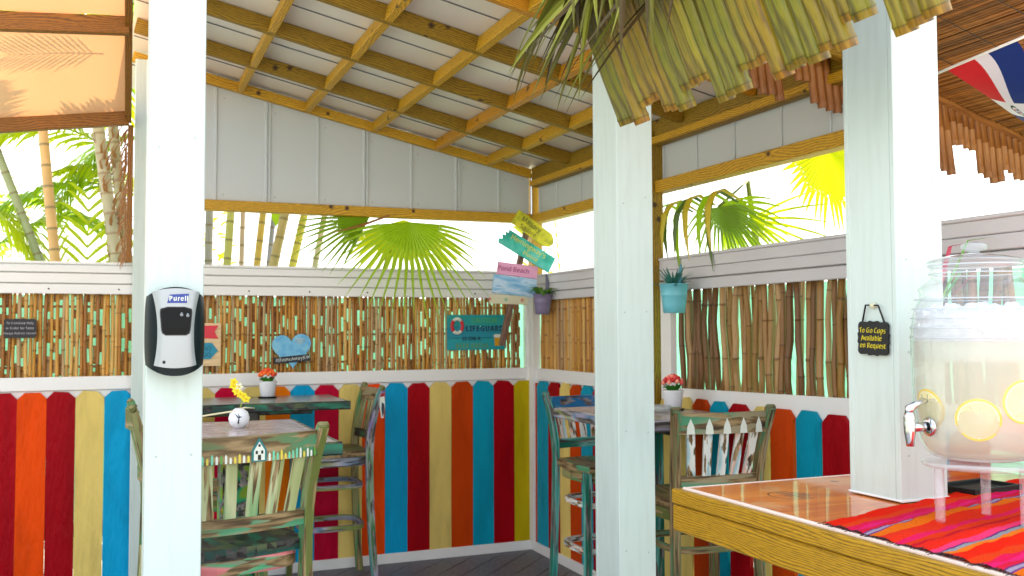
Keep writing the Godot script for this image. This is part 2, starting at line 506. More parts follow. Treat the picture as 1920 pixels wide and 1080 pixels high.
func upper_boards(f: Node3D, a: Vector3, b: Vector3, ys: Array, out: Vector3):
	for k in 3:
		board("rail_board", a + Vector3(0, (ys[k][0] + ys[k][1]) / 2, 0) + out * .004, b + Vector3(0, (ys[k][0] + ys[k][1]) / 2, 0) + out * .004, ys[k][1] - ys[k][0], .02, M.white, f)

func back_fence():
	var f := thing("picket_fence", "long back fence of rainbow painted pickets below a bamboo screen, left of the corner", "fence")
	var seq := ["olive", "red", "teal", "rust", "cream", "red", "blue", "orange", "cream", "crimson", "blue", "amber", "cream", "crimson", "cream", "blue", "orange", "blue", "cream", "red", "orange", "red", "blue", "cream", "rust", "red"]
	var p := .1465
	for i in 23:
		var x := -.0 - p * (i + .5) + (.03 if i > 14 else .0)
		if x < -3.5: break
		var c: String = seq[i]
		if i >= 17:
			c = ["blue", "cream", "red", "orange", "red", "blue", "cream"][i - 17]
			x = -2.574 - p * (i - 17)
		elif i == 16:
			c = "orange"; x = -2.424
		part("picket", picket_mesh(p - .0008, .05, 1.117), M[c], f, at(x, 0, .002, 0, rng.randf_range(-.002, .002)))
	board("base_board", Vector3(-3.7, .03, .012), Vector3(-.004, .03, .012), .062, .036, M.white, f)
	board("lower_rail", Vector3(-3.7, 1.162, -.006), Vector3(-.05, 1.162, -.006), .075, .03, M.white, f)
	board("back_rail", Vector3(-3.7, 1.08, -.022), Vector3(-.05, 1.08, -.022), .088, .03, M.white, f)
	board("back_rail", Vector3(-3.7, .35, -.022), Vector3(-.05, .35, -.022), .088, .03, M.white, f)
	upper_boards(f, Vector3(-3.7, 0, 0), Vector3(-.05, 0, 0), [[1.662, 1.716], [1.722, 1.776], [1.782, 1.826]], Vector3(0, 0, 1))
	board("backer_board", Vector3(-3.7, 1.745, -.018), Vector3(-.05, 1.745, -.018), .15, .012, M.white, f)
	board("cap_board", Vector3(-3.7, 1.834, -.02), Vector3(-.03, 1.834, -.02), .015, .09, M.white, f)
	for k in 10:
		var s := MB.new(true)
		s.lathe([Vector2(0, .004), Vector2(.004, .003), Vector2(.005, 0)], 8)
		part("screw", s, M.black, f, Transform3D(Basis(Vector3.RIGHT, PI / 2), Vector3(-3.3 + k * .36, 1.689, .0145)))
	# bamboo screen
	var pool := []
	for k in 10: pool.append(cane_mesh(.5, .0098, .0022, .21))
	var x := -3.5
	var i := 0
	var gaps := []
	while x < -.07:
		var r := rng.randf_range(.85, 1.12)
		var t := Transform3D(Basis.from_euler(Vector3(0, rng.randf() * TAU, rng.randf_range(-.008, .008))).scaled(Vector3(r, 1, r)), Vector3(x, 1.175, -.028 + rng.randf_range(-.003, .003)))
		part("cane", pool[rng.randi() % 10], M.canes[rng.randi() % 6], f, t)
		i += 1
		var step := .0205 * r
		if rng.randf() < .5:
			var g := rng.randf_range(.006, .012)
			gaps.append(x + .0102 * r + g * .5 + .001)
			step += g
		x += step
	# broken canes behind the gaps leave short slots of daylight
	var pool2 := []
	for k in 4: pool2.append(cane_mesh(.1, .0105, .0008, .12))
	for gx in gaps:
		var y := 1.17 + rng.randf_range(-.03, .05)
		while y < 1.66:
			var l := rng.randf_range(.05, .16)
			part("cane_piece", pool2[rng.randi() % 4], M.canes[rng.randi() % 6], f, Transform3D(Basis().scaled(Vector3(1, l / .1, 1)), Vector3(gx, y, -.05)))
			y += l + rng.randf_range(.04, .1)
	for k in 3:
		board("lath", Vector3(-3.66, 1.25 + k * .17, -.068), Vector3(-.07, 1.26 + k * .17, -.068), .014, .006, M.canes[4], f)
	# corner board
	board("corner_post", Vector3(-.026, .06, -.02), Vector3(-.026, 1.83, -.02), .05, .06, M.white, f, Vector3.RIGHT)

func side_fence():
	var f := thing("picket_fence", "side fence of rainbow pickets with thick bamboo, running right from the corner", "fence")
	# pickets along z; colours from the corner outwards
	var list := [[.05, "rust", .098], [.187, "teal", .17], [.362, "red", .17], [.52, "cream", .14], [.668, "rust", .145], [.818, "teal", .145], [.968, "red", .145], [1.118, "cream", .145], [1.268, "orange", .145], [1.418, "blue", .145], [1.568, "red", .145], [1.718, "cream", .145], [1.86, "cream", .135], [2.006, "rust", .135], [2.15, "teal", .13], [2.306, "red", .148], [2.462, "cream", .115], [2.605, "rust", .15], [2.77, "teal", .146], [2.93, "red", .15], [3.09, "cream", .15], [3.245, "orange", .15], [3.4, "blue", .15], [3.555, "red", .15]]
	for l in list:
		part("picket", picket_mesh(l[2] - .002, .05, 1.117), M[l[1]], f, Transform3D(Basis(Vector3(0, 0, -1), Vector3.UP, Vector3(1, 0, 0)).rotated(Vector3.UP, PI), Vector3(-.002, 0, l[0])))
	board("base_board", Vector3(-.013, .03, .034), Vector3(-.013, .03, 5.4), .062, .036, M.white, f)
	board("lower_rail", Vector3(.006, 1.158, .05), Vector3(.006, 1.158, 1.69), .078, .03, M.white, f)
	# the nearer screen stands on a wider board that sinks a little towards the corner
	var mb := MB.new()
	mb.prism(PackedVector2Array([Vector2(1.7, 1.07), Vector2(5.4, 1.05), Vector2(5.4, 1.235), Vector2(1.7, 1.155)]), -.015, .015, Transform3D(Basis(Vector3(0, 0, 1), Vector3.UP, Vector3(-1, 0, 0)), Vector3(.016, 0, 0)))
	part("lower_rail", mb, M.white, f)
	board("back_rail", Vector3(.022, 1.08, .05), Vector3(.022, 1.08, 1.69), .088, .03, M.white, f)
	board("back_rail", Vector3(.03, .35, .05), Vector3(.03, .35, 5.4), .088, .03, M.white, f)
	for k in 3:
		var y: float = [1.682, 1.738, 1.79][k]
		board("rail_board", Vector3(-.004, y - (.012 if k < 3 else 0), .06), Vector3(-.004, y - (.012 if k < 3 else 0), 5.4), .05, .02, M.white_shaded, f)
	board("backer_board", Vector3(.018, 1.722, .06), Vector3(.018, 1.722, 5.4), .13, .012, M.white_shaded, f)
	board("cap_board", Vector3(.02, 1.81, .06), Vector3(.02, 1.81, 5.4), .014, .08, M.white_shaded, f)
	board("corner_post", Vector3(-.008, .06, .04), Vector3(-.008, 1.81, .04), .076, .06, M.white, f, Vector3.FORWARD)
	board("screen_post", Vector3(-.02, 1.1, 1.733), Vector3(-.02, 1.68, 1.733), .09, .04, M.white, f, Vector3.FORWARD)
	var pool := []
	for k in 6: pool.append(cane_mesh(.5, .011, .0014, .21))
	var z := .1
	while z < 1.6:
		var r := rng.randf_range(.9, 1.15)
		part("cane", pool[rng.randi() % 6], M.canes[rng.randi() % 6], f, Transform3D(Basis.from_euler(Vector3(rng.randf_range(-.01, .01), rng.randf() * TAU, 0)).scaled(Vector3(r, 1, r)), Vector3(.024, 1.175, z)))
		z += .0222 * r + (rng.randf_range(.003, .012) if rng.randf() < .2 else 0.0)
	var big := []
	for k in 12: big.append(cane_mesh(.52, .0145, .0075, .24))
	z = 1.79
	while z < 3.7:
		var r := rng.randf_range(.75, 1.15)
		part("cane", big[rng.randi() % 12], M.canes_grey[rng.randi() % 5], f, Transform3D(Basis.from_euler(Vector3(rng.randf_range(-.03, .03) - .015, rng.randf() * TAU, 0)).scaled(Vector3(r, 1, r)), Vector3(.03 + rng.randf_range(-.004, .004), 1.14, z)))
		z += .031 * r + (rng.randf_range(.009, .021) if rng.randf() < .5 else 0.0)
	z = 1.8
	while z < 3.7:
		var r := rng.randf_range(.6, .9)
		part("cane", big[rng.randi() % 12], M.canes_grey[rng.randi() % 5], f, Transform3D(Basis.from_euler(Vector3(rng.randf_range(-.05, .05), rng.randf() * TAU, 0)).scaled(Vector3(r, 1, r)), Vector3(.062, 1.14, z)))
		z += rng.randf_range(.08, .22)

const SLOPE := .2126
func ry(x: float) -> float: return 2.46 - SLOPE * x

func pavilion():
	var f := thing("patio_roof", "white metal shed roof on a grid of yellow treated lumber above the corner", "roof")
	var dn := Vector3(1, -SLOPE, 0).normalized()
	var up := Vector3(SLOPE, 1, 0).normalized()
	var zs := [.05, .63, 1.27, 1.9, 2.48, 3.05]
	for i in zs.size():
		var z: float = zs[i]
		var a := Vector3(-2.53, 0, z); a.y = ry(a.x)
		var b := Vector3(-.045, ry(-.045), z)
		var h := .074 if i > 0 else .058
		board("rafter", a + up * h / 2, b + up * h / 2, h, .038, M.lumber if i in [0] else (M.lumber_orange if i == 4 else M.lumber_dark), f, up)  # side shade, and warm light on one rafter, put into the wood colour
	for i in zs.size() - 1:
		var k := 0
		for x in [-.35, -.71, -1.12, -1.54, -1.94, -2.36]:
			var a := Vector3(x + .01, ry(x + .01), zs[i] + .022) + up * .036; var b := Vector3(x + .01, ry(x + .01), zs[i + 1] - .022) + up * .036
			board("blocking", a, b, .07, .038, [M.lumber, M.lumber, M.lumber_orange][(i * 3 + k * 2 + int(k / 3.0)) % 3], f, up)
			k += 1
	# roof sheets with standing seams between them
	var z0 := -.926
	for i in 7:
		if i == 6: z0 -= .25
		var a := Vector3(-2.55, ry(-2.55), z0 + .31) + up * .0785; var b := Vector3(.5, ry(.5), z0 + .31) + up * .0785
		board("roof_sheet", a, b, .004, .612 if i < 6 else .118, M.roof_sheet, f, up, .0005)
		if i == 6: break
		var tr := along(Vector3(-2.55, ry(-2.55), z0 + .31) + up * .076, Vector3(.5, ry(.5), z0 + .31) + up * .076, up)
		var g := MB.new()
		g.beam(3.1, .005, .006, .001)
		part("seam_edge", g, M.seam, f, Transform3D(tr.basis, tr.origin + tr.basis.z * .31 - up * .002))
		z0 += .616
	# siding over the back fence
	var ribs := [-2.44, -2.36, -2.059, -1.758, -1.454, -1.155, -.855, -.543, -.252, -.03]
	for i in ribs.size() - 1:
		var x0: float = ribs[i]; var x1: float = ribs[i + 1]
		var mb := MB.new()
		mb.prism(PackedVector2Array([Vector2(x0 + .001, 2.2), Vector2(x1 - .001, 2.2), Vector2(x1 - .001, ry(x1) + .077), Vector2(x0 + .001, ry(x0) + .077)]), -.004, 0)
		part("siding_panel", mb, M.metal_white, f, at(0, 0, .012))
		if i > 0:
			for yy in [2.26, ry(x0) - .06]:
				var sc := MB.new(true); sc.lathe([Vector2(0, .003), Vector2(.004, .002), Vector2(.0055, 0)], 8)
				part("screw", sc, M.nail_paint, f, Transform3D(Basis(Vector3.RIGHT, PI / 2), Vector3(x0 + .045, yy, .0125)))
			for s in ([-.008, .012] if i % 2 == 1 else [.0]):
				var r := MB.new()
				r.prism(PackedVector2Array([Vector2(-.009, 0), Vector2(-.004, .01), Vector2(.004, .01), Vector2(.009, 0)]), 2.2, ry(x0) + .02, Transform3D(Basis(Vector3(1, 0, 0), Vector3(0, 0, 1), Vector3(0, 1, 0)), Vector3(x0 + s, 0, .0125)))
				part("siding_rib", r, M.metal_white, f)
	board("beam", Vector3(-2.46, 2.19, .03), Vector3(-.04, 2.195, .03), .062, .07, M.lumber, f)
	# over the side fence
	board("beam", Vector3(.0, 2.19, .075), Vector3(.0, 2.185, 3.12), .062, .07, M.lumber, f)
	board("beam", Vector3(-.012, 2.47, .075), Vector3(-.012, 2.467, 3.12), .13, .05, M.lumber_dark, f)
	board("ledger", Vector3(-.048, 2.425, .09), Vector3(-.048, 2.422, 3.12), .036, .022, M.lumber, f)
	var rz := [.08, .354, .696, 1.0, 1.3, 1.64, 1.949, 2.255, 2.591, 2.893, 3.11]
	for i in rz.size() - 1:
		var mb := MB.new()
		mb.box(Vector3(.022, 2.31, (rz[i] + rz[i + 1]) / 2), Vector3(.004, .23, rz[i + 1] - rz[i] - .002), .0005)
		part("siding_panel", mb, M.metal_white, f)
		var r := MB.new()
		r.box(Vector3(.016, 2.31, rz[i]), Vector3(.01, .23, .014), .003)
		part("siding_rib", r, M.metal_white, f)
	# corner post and the post in the side fence
	board("corner_post", Vector3(.014, 1.82, .012), Vector3(.014, 2.5, .012), .075, .075, M.lumber, f, Vector3.FORWARD)
	board("side_post", Vector3(-.03, 0, 1.6), Vector3(-.03, 2.48, 1.6), .085, .085, M.lumber_dark, f, Vector3.FORWARD)
	board("flashing", Vector3(-.03, 2.22, .05), Vector3(-.03, 2.5, .05), .02, .01, M.chrome, f, Vector3.FORWARD)

func column(label: String, x0: float, x1: float, z0: float, z1: float, y0: float, y1: float):
	var f := thing("column", label, "column", Vector3((x0 + x1) / 2, y0, (z0 + z1) / 2))
	var w := x1 - x0; var d := z1 - z0; var h := y1 - y0
	# four boards butted round a core
	for s in [-1, 1]:
		var mb := MB.new(); mb.box(Vector3(0, h / 2, s * (d / 2 - .009)), Vector3(w, h, .018), .0025, roff())
		part("face_board", mb, M.column, f)
		var m2 := MB.new(); m2.box(Vector3(s * (w / 2 - .009 - .0005), h / 2, 0), Vector3(.018, h, d - .0365), .001, roff())
		part("side_board", m2, M.column, f)
	for k in 7:
		for sx in [-.3, .3]:
			var sc := MB.new(true)
			sc.lathe([Vector2(0, .0008), Vector2(.0028, .0006), Vector2(.0034, 0)], 10)
			part("nail_head", sc, M.nail_paint, f, Transform3D(Basis(Vector3.RIGHT, PI / 2), Vector3(sx * w + rng.randf_range(-.004, .004), h * (k + .5) / 7.0 + rng.randf_range(-.02, .02), d / 2)))
	var caulk := MB.new(); caulk.box(Vector3(0, .003, 0), Vector3(w + .006, .006, d + .006), .002)
	part("caulk_line", caulk, M.white, f)

func columns():
	column("white boxed column nearest the left side, with the hand gel dispenser on it", -2.528, -2.376, 2.842, 3.022, 0, 3.1)
	column("white boxed column in the middle, standing on the floor behind the bar corner", -.92, -.768, 2.645, 2.83, 0, 3.0)
	column("white boxed column rising from the bar top, with a chalkboard tag on it", -.74, -.578, 3.808, 3.993, 1.0035, 2.72)
	var f := thing("post", "slim white post against the back fence, left of the column with the gel dispenser", "post", Vector3(-2.472, 0, .075))
	board("shaft", Vector3(0, 0, 0), Vector3(0, 3.0, 0), .075, .06, M.column, f, Vector3.RIGHT)
	board("trim", Vector3(.03, 0, .034), Vector3(.03, 3.0, .034), .012, .008, M.white, f, Vector3.RIGHT)

func canopy():
	var f := thing("shade_canopy", "peach shade cloth roof in a brown timber frame at upper left", "canopy")
	var A := Vector3(-4.0, 2.42, .15); var B := Vector3(-2.545, 2.63, .15)
	var Cc := Vector3(-4.0, 2.80, 1.0); var D := Vector3(-2.56, 2.915, 1.0)
	var E := Cc + (Cc - A) * 1.3; var F := D + (D - B) * 1.3
	var mat := plain(C(248, 208, 168), .85)
	mat.backlight_enabled = true
	mat.backlight = Color(.62, .42, .26)
	mat.cull_mode = BaseMaterial3D.CULL_DISABLED
	for bay in [[A, B, D, Cc], [Cc, D, F, E]]:
		var mb := MB.new(true)
		var n := 16
		for i in n:
			for j in n:
				var q := []
				for k in [[0, 0], [1, 0], [1, 1], [0, 1]]:
					var u := float(i + k[0]) / n; var v := float(j + k[1]) / n
					var p: Vector3 = bay[0].lerp(bay[1], u).lerp(bay[3].lerp(bay[2], u), v)
					p.y += .05 - .02 * sin(u * PI) * sin(v * PI) + .003 * sin(u * 23 + v * 3)
					q.append(p)
				mb.quad(q[3], q[2], q[1], q[0])
		part("cloth", mb, mat, f)
	board("purlin", A + Vector3(0, .015, 0), B + Vector3(0, .015, 0), .075, .05, M.brown_frame, f)
	board("purlin", Cc, D, .085, .045, M.brown_frame, f)
	board("side_rail", B + Vector3(.0, .02, .0), F + Vector3(.0, .02, 0), .07, .035, M.brown_frame, f)
	board("frame_post", Vector3(-2.53, 1.84, .08), Vector3(-2.53, 2.62, .08), .03, .035, M.brown_frame, f, Vector3.RIGHT)
	# shaggy dry fibre tied to the frame post
	var s := MB.new()
	for k in 90:
		var y := rng.randf_range(1.88, 2.6)
		var p := Vector3(-2.548 + rng.randf_range(-.004, .004), y, .09)
		var dx := rng.randf_range(-.05, .0)
		s.blade([p, p + Vector3(dx * .6, -.03, .0), p + Vector3(dx, -.09, rng.randf_range(-.01, .02))], [.004, .007, .001], Vector3(1, .3, .3))
	var fb := part("dry_fibre", s, M.leaf_dry, f)
	fb.set_meta("kind", "stuff")

func tiki_y(x: float) -> float: return 2.568 - .275 * x

func tiki_roof():
	var f := thing("tiki_bar_roof", "reed ceiled tiki roof over the bar, hung with bamboo fringe", "roof")
	var sl := Vector3(1, -.275, 0).normalized()
	var up := Vector3(.275, 1, 0).normalized()
	# ceiling: reeds side by side along z, under a dark board
	var bk := MB.new()
	bk.beam(2.9, .02, 1.3, .002)
	part("roof_board", bk, M.reed_back, f, Transform3D(Basis(sl, up, Vector3(0, 0, 1)), Vector3(.2, tiki_y(.2), 3.6) + up * .028))
	var st := MB.new(true)
	var x := -1.2
	while x < 1.6:
		var r := rng.randf_range(.0045, .008)
		var pts := []; var rad := []
		for k in 5:
			pts.append(Vector3(x + rng.randf_range(-.004, .004), tiki_y(x) + rng.randf_range(-.004, .002), lerpf(2.96, 4.24, k / 4.0)))
			rad.append(r)
		st.col = Color.WHITE * rng.randf_range(.45, 1.15)
		st.tube(pts, rad, 6, [], false)
		x += r * 2.05
	var rd := part("reeds", st, M.reed, f)
	rd.set_meta("kind", "stuff")
	for z in [3.2, 3.42, 3.64, 3.86]:
		var w := MB.new()
		w.beam(2.8, .002, .003, .0004)
		part("binding_wire", w, M.black, f, Transform3D(Basis(sl, up, Vector3(0, 0, 1)), Vector3(.2, tiki_y(.2), z) - up * .013))
	# far fascia and its brown fringe
	var a := Vector3(-.9, tiki_y(-.9) - .02, 2.94); var b := Vector3(1.5, tiki_y(1.5) - .02, 2.94)
	board("fascia", a, b, .055, .03, M.strip_brown, f, up)
	x = -.86
	var step := 0
	var l := .2
	while x < 1.45:
		if step % 4 == 0: l = [.19, .26, .22, .29, .17, .25][(step / 4) % 6] - (.02 if x > .5 else 0.0)
		var r := rng.randf_range(.017, .021)
		var ll := l + rng.randf_range(-.012, .012)
		var mb := MB.new(true)
		half_culm(mb, ll, r)
		part("fringe_strip", mb, M.strip_brown, f, Transform3D(Basis.from_euler(Vector3(.0, rng.randf_range(-.2, .2), .12)), Vector3(x, tiki_y(x) - .04, 2.95)))
		x += r * 1.9
		step += 1
	# near fringe: split yellow bamboo, leaning in
	board("near_fascia", Vector3(-1.42, 2.62, 3.2), Vector3(-1.42, 2.62, 4.7), .06, .03, M.lumber_dark, f)
	var z := 3.33
	step = 0
	var yb := 2.08
	while z < 4.53:
		if step % 3 == 0: yb = [2.075, 2.12, 2.07, 2.105, 2.055, 2.10, 2.06, 2.07, 2.10, 2.05][(step / 3) % 10]
		var r := rng.randf_range(.021, .0265)
		var mb := MB.new(true)
		var lean := .42 + rng.randf_range(-.03, .03)
		var ye := yb + rng.randf_range(-.012, .012)
		if z > 4.355 and z < 4.43: ye += .09
		var ll := (2.64 - ye) / cos(lean)
		half_culm(mb, ll, r)
		var top := Vector3(-1.15 - tan(lean) * (2.64 - 2.08) , 2.64, z + rng.randf_range(-.004, .004))
		part("fringe_strip", mb, M.strips[rng.randi() % 4], f, Transform3D(Basis.from_euler(Vector3(.0, 0, lean)) * Basis.from_euler(Vector3(0, -.85 + rng.randf_range(-.3, .3), 0)), top))
		z += r * 1.75
		step += 1
	# palm thatch hanging over the end of the fringe
	var t := thing("palm_thatch", "bunch of olive palm leaves drooping from the tiki roof over the bamboo fringe", "palm leaves", Vector3(-1.3, 2.4, 3.6))
	var o := t.position
	var tips := [Vector3(-1.32, 2.334, 2.83), Vector3(-1.32, 2.224, 2.93), Vector3(-1.32, 2.205, 3.01), Vector3(-1.33, 2.13, 3.25), Vector3(-1.34, 2.402, 3.07), Vector3(-1.34, 2.515, 3.07), Vector3(-1.33, 2.45, 3.17), Vector3(-1.36, 2.16, 3.33), Vector3(-1.4, 2.2, 3.7), Vector3(-1.4, 2.17, 3.82), Vector3(-1.4, 2.14, 3.9), Vector3(-1.36, 2.26, 3.0), Vector3(-1.36, 2.27, 3.12), Vector3(-1.38, 2.3, 2.95), Vector3(-1.36, 2.19, 3.2), Vector3(-1.4, 2.25, 3.5), Vector3(-1.4, 2.24, 3.6)]
	for k in 56:
		var tip: Vector3 = tips[k % tips.size()] + Vector3(rng.randf_range(-.05, .04), rng.randf_range(-.03, .06), rng.randf_range(-.05, .06))
		var root := Vector3(-1.4 + rng.randf_range(-.08, .1), rng.randf_range(2.38, 2.56), tip.z + rng.randf_range(.5, .95) * (1.0 if tip.z < 3.45 else .2) )
		if tip.z >= 3.45: root.y = rng.randf_range(2.42, 2.55)
		var mid := root.lerp(tip, .5) + Vector3(-.03, rng.randf_range(.01, .05), 0)
		var pts := []; var w := []
		var bw := rng.randf_range(.016, .03)
		for i in 8:
			var u := i / 7.0
			pts.append(root.lerp(mid, u).lerp(mid.lerp(tip, u), u) - o)
			w.append(bw * (1.0 - pow(u, 2.2)) + .0008)
		var mb := MB.new()
		mb.blade(pts, w, Vector3(.3, .5, .8).rotated(Vector3.UP, rng.randf_range(-.8, .8)), .5)
		part("leaf", mb, [M.leaf_thatch, M.leaf_thatch2, M.leaf_thatch3, M.leaf_thatch][rng.randi() % 4], t)

# a split culm hanging from its top end, round side to +z, with a rim at each joint
func half_culm(mb: MB, l: float, r: float):
	var ys := [0.0, -l * .35, -l * .36, -l * .37, -l + .03, -l + .02, -l + .016, -l]
	var rs := [1.0, 1.0, 1.09, 1.0, 1.0, 1.1, 1.04, 1.02]
	var n := 7
	for side in [1, -1]:
		for i in ys.size() - 1:
			mb.col = Color(1, .74, .46) if i >= 6 else (Color(.5, .5, .45) if i == 1 or i == 5 else Color(.8, .8, .8))
			for k in n:
				var q := []
				for c in [[i, k], [i, k + 1], [i + 1, k + 1], [i + 1, k]]:
					var an: float = PI * c[1] / n
					var rr: float = r * rs[c[0]] - (0.0 if side > 0 else .0035)
					q.append(Vector3(cos(an) * rr, ys[c[0]], sin(an) * rr))
				var us := [Vector2(ys[i], k * .01), Vector2(ys[i], k * .01 + .01), Vector2(ys[i + 1], k * .01 + .01), Vector2(ys[i + 1], k * .01)]
				if side > 0: mb.quad(q[1], q[0], q[3], q[2], us[1], us[0], us[3], us[2])
				else: mb.quad(q[0], q[1], q[2], q[3], us[0], us[1], us[2], us[3])
	mb.smooth(false)
	for k in n:
		var a0 := PI * k / n; var a1 := PI * (k + 1) / n
		var r0 := r - .0035
		mb.quad(Vector3(cos(a0) * r0, -l, sin(a0) * r0), Vector3(cos(a1) * r0, -l, sin(a1) * r0), Vector3(cos(a1) * r, -l, sin(a1) * r), Vector3(cos(a0) * r, -l, sin(a0) * r))

func bar_image() -> ImageTexture:
	var n := 768
	var im := Image.create(n, n, false, Image.FORMAT_RGB8)
	var n1 := noise(91, 2.2, 5); var n2 := noise(92, 7.0, 4); var n3 := noise(93, 1.3, 3)
	var dots := []
	var r := RandomNumberGenerator.new(); r.seed = 5
	for k in 26: dots.append([Vector2(r.randf() * 1.6, r.randf() * 1.6), r.randf_range(.010, .018), r.randi() % 4])
	for x in n:
		for y in n:
			var p := Vector2(1.6 * x / n, 1.6 * y / n)
			var w := n1.get_noise_2d(p.x + n3.get_noise_2d(p.x * 2, p.y * 2) * .3, p.y * 3.0)
			var g := n2.get_noise_2d(p.x * .6, p.y * 4.0)
			var c := C(246, 140, 40).lerp(C(206, 92, 20), clampf(.5 + w * 1.2, 0, 1)).lerp(C(244, 160, 70), clampf(g * 1.5, 0, 1) * .7)
			if n1.get_noise_2d(p.x * 1.7 + 9, p.y * 1.7) > .2: c = c.lerp(C(232, 170, 130), .55)  # pale pink patches stand for gloss reflections, put into the colour
			for d in dots:
				if p.distance_to(d[0]) < d[1]:
					c = c.lerp([C(240, 206, 130), C(190, 206, 150), C(230, 190, 190), C(120, 60, 30)][d[2]], .8)
			# round emblem with wavy bars, burnt into the wood
			var q := p - Vector2(.19, .215)
			var ra := q.length()
			if absf(ra - .062) < .0022 and q.x < .03: c = C(70, 44, 30)
			if ra < .05 and absf(fposmod(q.y + .004 * sin(q.x * 90), .018) - .009) < .0035 and q.x > -.02: c = C(56, 56, 70)
			im.set_pixel(x, y, c)
	return ImageTexture.create_from_image(im)

func bar():
	var f := thing("bar_counter", "bar counter with a glossy orange top and yellow timber edge", "bar counter", Vector3(-1.11, 0, 3.545))
	# local: x to the right, z towards the camera
	var m := textured(bar_image(), Vector3(1, 1, 1), .3)
	m.clearcoat_enabled = true; m.clearcoat = .55; m.clearcoat_roughness = .05
	var mb := MB.new()
	var X := 1.08; var Z := 1.9
	mb.quad(Vector3(.012, 0, Z), Vector3(X, 0, Z), Vector3(X, 0, .012), Vector3(.012, 0, .012), Vector2(0, Z / 1.6), Vector2(X / 1.6, Z / 1.6), Vector2(X / 1.6, 0), Vector2(0, 0))
	mb.quad(Vector3(.012, -.03, .012), Vector3(X, -.03, .012), Vector3(X, -.03, Z), Vector3(.012, -.03, Z))
	part("top", mb, m, f, at(0, 1.0, 0))
	var rim := plain(C(236, 214, 200), .3)
	board("edge_trim", Vector3(.006, .989, 0), Vector3(.006, .989, Z), .025, .012, rim, f)
	board("edge_trim", Vector3(.012, .989, .006), Vector3(X, .989, .006), .025, .012, rim, f)
	board("fascia_board", Vector3(-.012, .975, -.02), Vector3(-.012, .975, Z), .042, .022, M.bar_front, f, Vector3.UP, .004)
	board("fascia_board", Vector3(-.009, .914, -.02), Vector3(-.009, .914, Z), .074, .02, M.bar_front, f, Vector3.UP, .004)
	board("fascia_board", Vector3(.003, .975, -.01), Vector3(X, .975, -.01), .042, .02, M.bar_front, f)
	board("fascia_board", Vector3(.003, .914, -.009), Vector3(X, .914, -.009), .074, .02, M.bar_front, f)
	board("leg", Vector3(.5, 0, .4), Vector3(.5, .96, .4), .09, .09, M.bar_front, f, Vector3.RIGHT)
	board("leg", Vector3(.5, 0, 1.6), Vector3(.5, .96, 1.6), .09, .09, M.bar_front, f, Vector3.RIGHT)
	# cloth
	var c := thing("striped_cloth", "red and pink striped woven cloth spread rumpled over the bar top", "cloth")
	var n := 512
	var im := Image.create(64, n, false, Image.FORMAT_RGB8)
	var seqc := [[C(244, 36, 10), 9], [C(236, 64, 20), 6], [C(236, 24, 80), 4], [C(240, 34, 110), 3], [C(226, 30, 60), 4], [C(120, 50, 110), 1], [C(170, 150, 170), 2], [C(120, 60, 120), 1], [C(240, 110, 20), 5], [C(240, 50, 24), 10], [C(238, 30, 90), 4], [C(236, 56, 20), 5], [C(206, 24, 40), 3], [C(240, 40, 24), 8], [C(244, 60, 110), 3], [C(110, 50, 110), 1], [C(150, 150, 150), 2], [C(244, 120, 30), 4]]
	var tot := 0
	for s in seqc: tot += s[1]
	var y := 0
	var fl := noise(7, .4, 2)
	var acc := 0.0
	for s in seqc:
		var y1 := int(round((acc + s[1]) * n / tot))
		while y < y1:
			for x in 64: im.set_pixel(x, y, s[0].darkened(.12 + .12 * fl.get_noise_2d(x, y)))
			y += 1
		acc += s[1]
	while y < n:
		for x in 64: im.set_pixel(x, y, C(238, 42, 20))
		y += 1
	var cm := textured(ImageTexture.create_from_image(im), Vector3(1, 1, 1), .85)
	cm.metallic_specular = .15
	var g := MB.new(true)
	var nn := noise(17, 3.0, 3)
	var P := func(u: float, v: float) -> Vector3:
		var a := Vector3(-1.102, 0, 4.125).lerp(Vector3(-.66, 0, 3.998), u) if u < .5 else Vector3(-.881, 0, 4.0615).lerp(Vector3(-.14, 0, 4.0), (u - .5) * 2)
		var fx := lerpf(-1.104, .0, u)
		a.x = fx + lerpf(0, 0.0, v)
		a.z = 4.125 - .29 * (fx + 1.104) / .44 * .44 + v * 1.25
		var h := .003 + .0075 * (nn.get_noise_2d(fx * 2.0, a.z * 6.0) + .4)
		var d := a.z - (4.24 - .25 * (fx + 1.104))
		h += .014 * exp(-pow((d - .02) / .018, 2)) * clampf((fx + 1.05) * 5, 0, 1) * clampf((-.5 - fx) * 4, 0, 1)
		h += .01 * exp(-pow((d - .17) / .02, 2)) * clampf((fx + 1.1) * 6, 0, 1)
		return Vector3(a.x, 1.001 + maxf(h, .002), a.z)
	var nu := 60; var nv := 70
	for i in nu:
		for j in nv:
			var u0 := float(i) / nu; var u1 := float(i + 1) / nu; var v0 := float(j) / nv; var v1 := float(j + 1) / nv
			g.quad(P.call(u0, v1), P.call(u1, v1), P.call(u1, v0), P.call(u0, v0), Vector2(u0 * 3, v1 * 3.5), Vector2(u1 * 3, v1 * 3.5), Vector2(u1 * 3, v0 * 3.5), Vector2(u0 * 3, v0 * 3.5))
	part("weave", g, cm, c)
	var fr := MB.new()
	for k in 110:
		var u := k / 110.0
		var a: Vector3 = P.call(0.0, u * .7)
		fr.tube([a, a + Vector3(-.012 - rng.randf() * .006, -.001, rng.randf_range(-.004, .004))], [.0012, .0008], 4)
	var frp := part("fringe", fr, plain(C(50, 20, 30), .9), c)
	frp.set_meta("kind", "stuff")
	var t := thing("tray", "dark flat tray lying on the bar behind the drink dispenser stand", "tray", Vector3(-.4, 1.0, 3.93), .1)
	var tb := MB.new(); tb.box(Vector3(0, .006, 0), Vector3(.2, .01, .13), .003)
	part("plate", tb, M.black, t)
